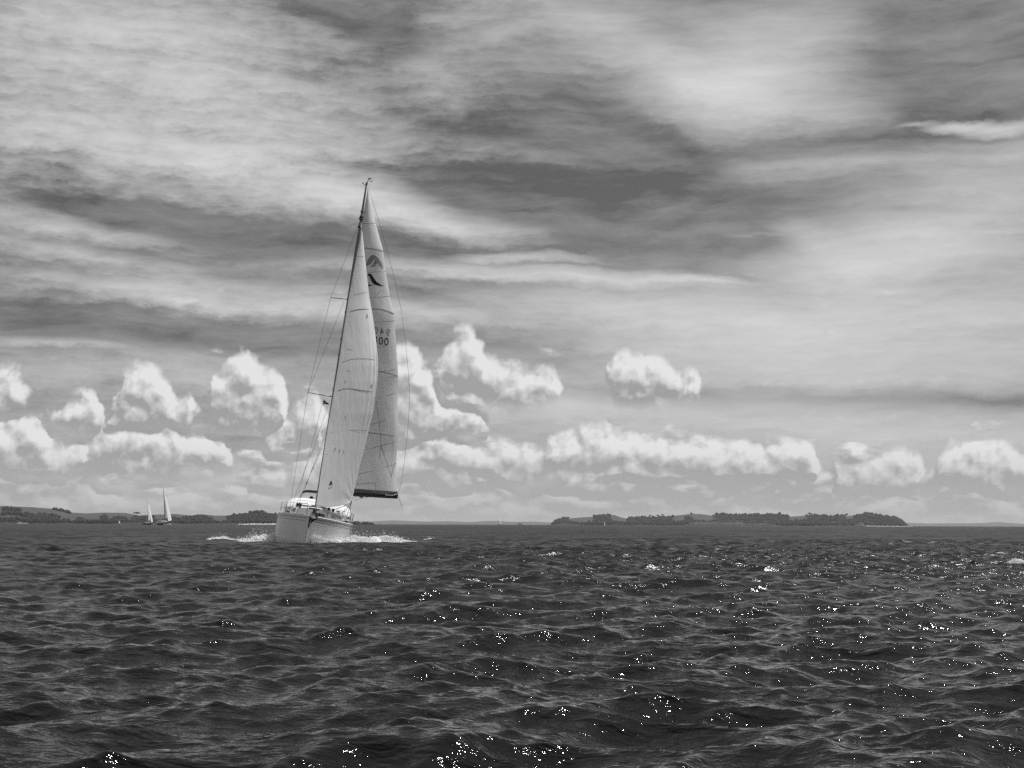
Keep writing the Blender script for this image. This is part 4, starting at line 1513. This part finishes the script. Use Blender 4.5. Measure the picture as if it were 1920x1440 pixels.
# pole lashed on deck, and a heap of lines about the foredeck
Y1.tube('spinnaker_pole', [wp(606, 956, 4.2), wp(650.5, 970.0, -0.6)], 0.060, M_WHITE, None, 10)
Y1.tube('pole_end', [wp(650.2, 969.8, -0.6), wp(653.2, 971.0, -0.75)], 0.072, M_DARK, None, 10)
rnd = random.Random(8)
for k in range(3):
    ff = rnd.uniform(4.4, 5.0); p = rnd.uniform(-0.5, 0.55)
    c = tf(ff, p, sheer(ff) + 0.10)
    pts = []
    for j in range(14):
        a = j * 0.9
        pts.append(c + BOAT_H * (0.16 * math.cos(a) + rnd.uniform(-.04, .04)) + SB * (0.2 * math.sin(a) + rnd.uniform(-.04, .04)) + UP * (0.012 * j))
    Y1.tube('coiled_line', pts, 0.022, M_ROPE, None, 5)
for k in range(7):
    ff = rnd.uniform(-1.2, 1.0); p = rnd.uniform(-1.7, -0.5) if k < 4 else rnd.uniform(0.5, 1.6)
    c = tf(ff, p, sheer(ff) + (0.5 if abs(p) < 1.2 else 0.08))
    Y1.tube('coiled_line', [c + BOAT_H * 0.12 * math.cos(j) + SB * (0.14 * math.sin(j * 1.1)) + UP * 0.016 * j for j in range(10)], 0.024, M_ROPE, None, 5)
# fenders of dark canvas beside the coachroof
Y1.tube('canvas_bag', [tf(-0.9, -1.15, sheer(-.9) + .42), tf(-1.0, -0.8, sheer(-1) + .58), tf(-1.0, -0.2, sheer(-1) + .60), tf(-1, 0.1, sheer(-1) + .55)], [0.05, 0.10, 0.10, 0.06], M_NAVY, None, 8)
# steering pedestals and wheels
for side in (1, -1):
    c = tf(-4.3, side * 0.75, sheer(-4.3) + 0.15)
    ped = Y1.tube('steering_wheel', [c + SB * 0.42 * math.cos(a) + UP * (0.42 * math.sin(a)) for a in [6.2832 * k / 20 for k in range(21)]], 0.018, M_STEEL)
    Y1.tube('spoke', [c - SB * 0.41, c + SB * 0.41], 0.012, M_STEEL, ped)
    Y1.tube('spoke', [c - UP * 0.41, c + UP * 0.41], 0.012, M_STEEL, ped)


# ------------------------------------------------------------------ helmsman
M_CLOTH = mat('dark_jacket', 0.03, 0.9, 0.2, var=0.3, vscale=6.0)
M_SKIN = mat('skin', 0.30, 0.6, 0.4)
M_CAP = mat('dark_cap', 0.015, 0.9, 0.2)


def build_person():
    foot = tf(-4.9, -0.35, 0.74)
    X, Z = SB.copy(), Vector((0, 0, 1))
    Fw = BOAT_H.copy()
    X = Fw.cross(Z) * -1
    root = empty('person', foot)
    tag(root, 'person in a dark jacket and cap steering behind the sprayhood', 'person')
    J = {}
    def add(n, x, y, z, r): J[n] = (X * x + Fw * y + Z * z, r)
    add('pelvis', 0, 0, 0.92, .15); add('belly', 0, 0.02, 1.10, .145); add('chest', 0, 0.03, 1.30, .165); add('neck', 0, 0.04, 1.47, .062); add('chin', 0, 0.07, 1.56, .075); add('skull', 0, 0.06, 1.66, .098); add('crown', 0, 0.05, 1.72, .07)
    for s, nm in ((1, 'l'), (-1, 'r')):
        add('sh' + nm, .19 * s, 0.03, 1.40, .078); add('el' + nm, .29 * s, 0.12, 1.16, .055); add('wr' + nm, .24 * s, 0.36, 1.10, .036); add('ha' + nm, .22 * s, 0.44, 1.10, .04)
        add('hip' + nm, .10 * s, 0, 0.86, .105); add('kn' + nm, .13 * s, 0.04, 0.48, .065); add('an' + nm, .14 * s, 0, 0.09, .045); add('to' + nm, .15 * s, 0.16, 0.04, .04)
    names = list(J)
    E = [('pelvis', 'belly'), ('belly', 'chest'), ('chest', 'neck'), ('neck', 'chin'), ('chin', 'skull'), ('skull', 'crown')]
    for nm in 'lr':
        E += [('chest', 'sh' + nm), ('sh' + nm, 'el' + nm), ('el' + nm, 'wr' + nm), ('wr' + nm, 'ha' + nm), ('pelvis', 'hip' + nm), ('hip' + nm, 'kn' + nm), ('kn' + nm, 'an' + nm), ('an' + nm, 'to' + nm)]
    me = bpy.data.meshes.new('body')
    me.from_pydata([J[n][0] for n in names], [(names.index(a), names.index(b)) for a, b in E], [])
    me.materials.append(M_CLOTH)
    o = link(bpy.data.objects.new('body', me), root)
    md = o.modifiers.new('skin', 'SKIN')
    sv = me.skin_vertices[0].data
    for i, n in enumerate(names):
        sv[i].radius = (J[n][1], J[n][1])
        sv[i].use_root = (n == 'pelvis')
    md.use_smooth_shade = True
    sb = o.modifiers.new('sub', 'SUBSURF'); sb.levels = 1; sb.render_levels = 2
    c = J['skull'][0]
    # face and cap
    v, f = [], []
    for j in range(7):
        el = math.pi * (j / 6 - 0.5)
        for i in range(10):
            a = 6.2832 * i / 10
            v.append(c + X * (0.088 * math.cos(el) * math.sin(a)) + Fw * (0.02 + 0.105 * math.cos(el) * math.cos(a)) + Z * (0.125 * math.sin(el) - 0.03))
    v.append(c + Fw * 0.15 - Z * 0.03)
    for j in range(6):
        for i in range(10):
            f.append((j * 10 + i, j * 10 + (i + 1) % 10, (j + 1) * 10 + (i + 1) % 10, (j + 1) * 10 + i))
    f += [(30, 31, 70), (29 + 10, 30, 70), (20, 30, 70)]
    mesh_obj('face', v, f, M_SKIN, root, True)
    v, f = [], []
    for j in range(5):
        el = math.pi * 0.5 * j / 4
        for i in range(12):
            a = 6.2832 * i / 12
            v.append(c + X * (0.118 * math.cos(el) * math.sin(a)) + Fw * (0.02 + 0.125 * math.cos(el) * math.cos(a)) + Z * (0.02 + 0.125 * math.sin(el)))
    for j in range(4):
        for i in range(12):
            f.append((j * 12 + i, j * 12 + (i + 1) % 12, (j + 1) * 12 + (i + 1) % 12, (j + 1) * 12 + i))
    k = len(v)
    v += [c + X * -0.11 + Fw * 0.10 + Z * 0.03, c + X * 0.11 + Fw * 0.10 + Z * 0.03, c + X * 0.08 + Fw * 0.25 + Z * 0.0, c + X * -0.08 + Fw * 0.25 + Z * 0.0]
    f.append((k, k + 1, k + 2, k + 3))
    mesh_obj('cap', v, f, M_CAP, root, True)


build_person()

# ------------------------------------------------------------------ white water
def foam_geo(path, count, seed, size):
    """broken white water along a crest: path of (x, y, z, half-width, height, density) in the world"""
    rnd = random.Random(seed)
    v, f = [], []
    segs = []
    for a, b in zip(path[:-1], path[1:]):
        L = (Vector(b[:3]) - Vector(a[:3])).length
        segs.append((a, b, L * (a[5] + b[5]) * 0.5))
    tot = sum(s[2] for s in segs)
    for (a, b, wgt) in segs:
        for _ in range(int(count * wgt / tot)):
            t = rnd.random()
            c = Vector(a[:3]).lerp(Vector(b[:3]), t)
            hw = a[3] + (b[3] - a[3]) * t; hh = a[4] + (b[4] - a[4]) * t
            d = (Vector(b[:3]) - Vector(a[:3])).normalized()
            nrm = Vector((-d.y, d.x, 0))
            q = rnd.gauss(0, 0.45)
            lump = 0.55 + 0.75 * mnoise.noise(Vector((c.x * 1.3, c.y * 1.3, seed))) + 0.5 * mnoise.noise(Vector((c.x * 4, c.y * 4, seed)))
            z = max(0.0, 1 - q * q) * hh * max(0.1, lump) * rnd.random() ** 0.6
            if rnd.random() < 0.05:
                z += hh * rnd.random() ** 2 * 1.2
            p = c + nrm * q * hw + Vector((0, 0, z - 0.03))
            s = size * (0.35 + rnd.random() ** 2 * 1.5) * (0.45 if z > hh * 0.75 else 1.0)
            k = len(v)
            o = [Vector((rnd.uniform(-1, 1), rnd.uniform(-1, 1), rnd.uniform(-0.8, 0.8))) * s for _ in range(5)]
            v += [p + Vector((s, 0, 0)) + o[0] * .5, p - Vector((s, 0, 0)) + o[1] * .5, p + Vector((0, s, 0)) + o[2] * .5, p + Vector((0, -s * .4, s * .8)) + o[3] * .5, p + Vector((0, 0, -s * .6)) + o[4] * .3]
            f += [(k, k + 2, k + 3), (k + 2, k + 1, k + 3), (k + 1, k, k + 3), (k, k + 1, k + 4), (k + 1, k + 2, k + 4), (k + 2, k, k + 4)]
    return v, f


def foam(name, label, path, count, seed, size):
    v, f = foam_geo(path, int(count * 3.0), seed, size)
    if name == 'spray':
        o = mesh_obj(name, v, f, M_FOAM)
        tag(o, label, kind='stuff')
        return o
    # the solid white body of the crest under the flecks
    base = len(v)
    P = curve_pts([Vector(p[:3]) for p in path], 60)
    n = 10
    for i, c in enumerate(P):
        q = i / 60 * (len(path) - 1)
        k = min(int(q), len(path) - 2); q -= k
        hw = path[k][3] + (path[k + 1][3] - path[k][3]) * q
        hh = path[k][4] + (path[k + 1][4] - path[k][4]) * q
        d = (P[min(i + 1, 60)] - P[max(i - 1, 0)]).normalized()
        nr = Vector((-d.y, d.x, 0))
        for j in range(n + 1):
            a = -1 + 2 * j / n
            w = c + nr * a * hw
            lump = 0.5 + 0.7 * mnoise.noise(w * (0.5 / hw + 0.6)) + 0.45 * mnoise.noise(w * (2.0 / hw))
            v.append(w + Vector((0, 0, -0.10 * hh - 0.04 + 0.95 * hh * (1 - a * a) * max(0.0, lump) * (0.0 if i in (0, 60) else 1.0))))
    for i in range(60):
        for j in range(n):
            k = base + i * (n + 1) + j
            f.append((k, k + 1, k + n + 2, k + n + 1))
    o = mesh_obj(name, v, f, M_FOAM)
    tag(o, label, kind='stuff')
    return o


def fp(px, Y, hw, hh, den, z=0.0):
    p = on_sea(px, Y)
    return (p.x, p.y, z, hw, hh, den)


foam('bow_wave_foam', 'white foam thrown out to port of the yacht bow',
     [fp(596, 75.0, 0.10, 0.10, 0.5), fp(612, 75.6, 0.45, 0.30, 1.1), fp(634, 76.6, 0.7, 0.36, 1.3), fp(656, 77.6, 0.8, 0.42, 1.2), fp(686, 78.6, 0.9, 0.42, 1.1), fp(708, 79, 0.9, 0.52, 1.2), fp(730, 80, 0.9, 0.46, 1.0), fp(745, 81, 0.7, 0.28, 0.5), fp(768, 81.5, 0.5, 0.14, 0.25), fp(782, 82, 0.3, 0.10, 0.15)], 9000, 2, 0.034)
foam('bow_wave_foam', 'white foam rolling away on the shaded starboard side of the yacht',
     [fp(444, 78.0, 0.5, 0.20, 0.8), fp(462, 78.3, 0.8, 0.36, 1.2), fp(486, 78.6, 0.9, 0.56, 1.4), fp(504, 79, 0.8, 0.62, 1.3), fp(520, 79.3, 0.5, 0.60, 1.0)], 6500, 3, 0.034)
foam('breaking_crest', 'separate white breaking crest at the far end of the starboard bow wave',
     [fp(388, 88, 0.3, 0.10, 0.5), fp(400, 88, 0.5, 0.34, 1.2), fp(416, 88.5, 0.6, 0.30, 1.1), fp(436, 89, 0.4, 0.12, 0.5), fp(446, 89, .2, .08, .2)], 2200, 5, 0.032)
foam('breaking_crest', 'small lone whitecap beyond the port bow wave',
     [fp(794, 93, 0.3, 0.06, 0.5), fp(806, 93, 0.4, 0.20, 1.2), fp(816, 93, 0.3, 0.10, 0.6)], 700, 6, 0.032)
foam('spray', 'burst of fine spray against the yacht bow',
     [(*tf(5.6, 0.30, 0.05), 0.15, 0.70, 1.0), (*tf(5.0, 0.85, 0.05), 0.30, 0.62, 1.3), (*tf(4.3, 1.5, 0.0), 0.30, 0.50, 1.2), (*tf(3.4, 2.1, 0.0), 0.3, 0.3, 0.8)], 1300, 7, 0.016)
foam('breaking_crest', 'whitecap at the right edge of the sea',
     [fp(1888, 37.5, 0.10, 0.05, 0.4, .1), fp(1900, 37.5, 0.18, 0.14, 1.2, .12), fp(1914, 37.5, 0.18, 0.10, 1.0, .12), fp(1922, 37.5, 0.1, 0.05, 0.5, .1)], 900, 8, 0.010)
foam('boat_wake', 'thin white wake line under the headland just beside the yacht hull',
     [fp(446, 1300, 0.8, 0.3, 0.4), fp(470, 1300, 2.0, 0.9, 1.0), fp(500, 1310, 2.5, 1.0, 1.2), fp(530, 1320, 2.5, 1.0, 1.0)], 900, 9, 0.45)
foam('boat_wake', 'white wake trailing the motor cruiser off the island',
     [fp(1622, 2200, 1.5, 0.9, 1.4), fp(1650, 2205, 2.0, 0.7, 1.0), fp(1690, 2210, 2.0, 0.4, 0.6), fp(1712, 2215, 1.5, 0.3, 0.3)], 900, 10, 0.5)


# ------------------------------------------------------------------ far boats
M_SAILFAR = sail_material('far_sail_cloth', 0.62, 0.42, 0.05, (0.3, 0.3, 0.1))
M_SAILSHADE = sail_material('far_sail_cloth_shade', 0.30, 0.10, 0.1, (0.3, 0.3, 0.1))  # darker copy of the far sail cloth, shade put into its colour
M_HULLDARK = mat('dark_hull_paint', 0.03, 0.4, 0.5)


def far_hull_geo(L, B, Hb, sink=0.25):
    n = 14
    v, f = [], []
    sec = ((1.0, 1.0), (0.96, 0.5), (0.72, 0.0), (0.0, -0.35))
    sec = list(sec) + [(-a, b) for (a, b) in sec[-2::-1]]
    for i in range(n + 1):
        x = i / n
        b = 0.5 * B * max(0.03, (1 - (1 - min(x / .55, 1)) ** 2) * (1 - .22 * max(0, (x - .55) / .45) ** 2))
        top = Hb * (1.15 - 0.3 * x)
        for (a, q) in sec:
            v.append((L * (0.5 - x), a * b, top * q if q > 0 else q * sink * 2))
    m = len(sec)
    for i in range(n):
        for j in range(m - 1):
            f.append((i * m + j, i * m + j + 1, (i + 1) * m + j + 1, (i + 1) * m + j))
        f.append((i * m, (i + 1) * m, (i + 1) * m + m - 1, i * m + m - 1))
    f.append(tuple(n * m + j for j in range(m)))
    return v, f


def far_yacht(label, px, Y, mast_h, heading, heel, hull_mat, sail_w, jib_w, genoa_top=0.92, main_mat=None):
    """sailing yacht far off: hull, cabin, mast, boom, mainsail, jib, rigging; heading in degrees from straight at the camera"""
    p = on_sea(px, Y)
    o = empty('far_sailing_yacht', p)
    tag(o, label, 'sailboat', 'sailboats far off on the water')
    base = math.atan2(-p.y, -p.x)
    o.rotation_euler = (R(heel), 0, base + R(heading))
    L = mast_h * 0.68; B = L * 0.31; Hb = L * 0.10
    v, f = far_hull_geo(L, B, Hb)
    hull_ = mesh_obj('hull', v, f, hull_mat, o, True)
    # cabin
    v, f = [], []
    for (x, w, h) in ((L * .22, .10, 0), (L * .18, .26, .35), (0, .30, .5), (-L * .14, .30, .55), (-L * .15, .3, 0)):
        for q in (1, .8, -.8, -1):
            v.append((x, q * w * B, Hb + h * Hb * 1.3 * (1 if abs(q) < 1 else .0)))
    for i in range(4):
        for j in range(3):
            f.append((i * 4 + j, i * 4 + j + 1, i * 4 + j + 5, i * 4 + j + 4))
    mesh_obj('cabin', v, f, M_WHITE, o)
    mx = L * 0.08
    v, f = tube_geo([Vector((mx, 0, Hb * .8)), Vector((mx - .15, 0, mast_h))], [mast_h * .0062, mast_h * .0045], 6)
    mast_ = mesh_obj('mast', v, f, M_ALU, o, True)
    v, f = tube_geo([Vector((mx, 0, Hb * 2.3)), Vector((mx - sail_w * .6, sail_w * .75, Hb * 2.4))], mast_h * .006, 6)
    mesh_obj('boom', v, f, M_NAVY, o, True)
    for (a, b) in (((L * .47, 0, Hb), (mx, 0, mast_h * genoa_top)), ((-L * .48, 0, Hb), (mx, 0, mast_h))):
        v, f = tube_geo([Vector(a), Vector(b)], .02, 4)
        mesh_obj('stay', v, f, M_WIRE, mast_)
    # mainsail
    def cloth(luff0, luff1, clew, head_off, belly, ns=16, nt=10):
        v, f = [], []
        l0, l1, c = Vector(luff0), Vector(luff1), Vector(clew)
        for i in range(ns + 1):
            s = i / ns
            a = l0.lerp(l1, s)
            b = c.lerp(l1 + Vector(head_off), s) + (c - l0) * (0.16 * math.sin(math.pi * s))
            for j in range(nt + 1):
                t = j / nt
                q = a.lerp(b, t)
                q += Vector((0.35, 0.9, 0)) * belly * math.sin(math.pi * t) * (1 - s * .7)
                v.append(q)
        for i in range(ns):
            for j in range(nt):
                k = i * (nt + 1) + j
                f.append((k, k + 1, k + nt + 2, k + nt + 1))
        return v, f
    v, f = cloth((mx, 0, Hb * 2.5), (mx - .15, 0, mast_h * .985), (mx - sail_w * .6, sail_w * .75, Hb * 2.6), (-.2, .15, 0), sail_w * .10)
    mesh_obj('mainsail', v, f, main_mat or M_SAILFAR, o, True)
    if jib_w > 0:
        v, f = cloth((L * .46, 0, Hb * 1.5), (mx + .25, 0, mast_h * genoa_top), (mx + L * .02, jib_w, Hb * 1.9), (0, .1, 0), jib_w * .22)
        mesh_obj('jib', v, f, M_SAILFAR, o, True)
    return o


far_yacht('small distant yacht with dark hull and narrow sail off the headland', 276.5, 1000, 16.4, 28, 2, M_HULLDARK, 3.2, 3.2)
far_yacht('taller distant yacht with a broad bright sail off the headland', 308.0, 860, 22.0, 20, 4, M_HULLDARK, 3.2, 3.9, 0.90, M_SAILSHADE)
far_yacht('hazy lone sailboat on the horizon midway between yacht and island', 937.0, 2300, 14.5, 35, 6, M_HULLDARK, 3.6, 2.6)
far_yacht('tiny upright white sail in front of the island shore', 1133.0, 2800, 8.2, 10, 1, M_HULL, 2.2, 1.8)
far_yacht('tiny leaning sail under the headland west of the two yachts', 223.5, 2000, 5.0, 30, 16, M_HULL, 2.0, 1.4)


def motor_boat(name, label, px, Y, L, heading, cabin, light=True, group=None):
    p = on_sea(px, Y)
    o = empty(name, p)
    tag(o, label, 'motorboat', 'motorboats far off on the water')
    base = math.atan2(-p.y, -p.x)
    o.rotation_euler = (0, R(-3), base + R(heading))
    B, Hb = L * .32, L * .12
    v, f = far_hull_geo(L, B, Hb, 0.15)
    hull_ = mesh_obj('hull', v, f, M_HULL, o, True)
    if cabin:
        for (x0, x1, z0, z1, w, m_, nm) in ((.20, -.30, 1.0, 2.0, .38, M_WHITE, 'cabin'), (.05, -.22, 2.0, 2.75, .32, M_WHITE, 'flybridge'), (.215, -.18, 1.35, 1.75, .385, M_GLASS, 'window')):
            v = []
            for z, ins in ((z0, 0), (z1, .05)):
                for (x, y) in ((x0 - ins * 1.5, w - ins * .4), (x1, w - ins * .4), (x1, -w + ins * .4), (x0 - ins * 1.5, -w + ins * .4)):
                    v.append((x * L, y * B, z * Hb))
            mesh_obj(nm, v, [(0, 1, 2, 3), (7, 6, 5, 4), (0, 4, 5, 1), (1, 5, 6, 2), (2, 6, 7, 3), (3, 7, 4, 0)], m_, o)
        v, f = tube_geo([Vector((-.1 * L, 0, 2.7 * Hb)), Vector((-.16 * L, 0, 4.3 * Hb))], .05, 5)
        mesh_obj('radar_mast', v, f, M_DARK, o)
        v, f = box_geo(Vector((-.02 * L, 0, 3.3 * Hb)), Vector((.17 * L, 0, 0)), Vector((0, .32 * B, 0)), Vector((0, 0, .06 * Hb)))
        mesh_obj('canopy', v, f, M_NAVY, o)
    else:
        for y in (1, -1):
            v, f = tube_geo([Vector((.42 * L, y * .1 * B, Hb)), Vector((.2 * L, y * .42 * B, Hb)), Vector((-.48 * L, y * .46 * B, .9 * Hb))], .055 * L, 8)
            mesh_obj('side_tube', v, f, M_WHITE, o, True)
        v, f = box_geo(Vector((-.5 * L, 0, 1.6 * Hb)), Vector((.05 * L, 0, 0)), Vector((0, .1 * B, 0)), Vector((0, 0, .9 * Hb)))
        mesh_obj('outboard_motor', v, f, M_WHITE, o)
    return o


motor_boat('motor_boat', 'small open white boat in front of the taller distant yacht', 314.5, 760, 3.6, 88, False)
motor_boat('motor_boat', 'white motor cruiser with a canopy running past the island', 1613.0, 2200, 17.0, -84, True)
motor_boat('motor_boat', 'launch half lost in its wash under the west end of the headland', 37.0, 2100, 7.5, -75, True)
motor_boat('motor_boat', 'pale launch showing just behind the hull of the taller distant yacht', 300.5, 1500, 12.0, 80, True)
foam('boat_wake', 'short white wash under the west end of the headland',
     [fp(33, 2090, .6, .5, 1), fp(40, 2090, 1.0, .8, 1.2), fp(52, 2090, .8, .5, .8)], 200, 12, .4)
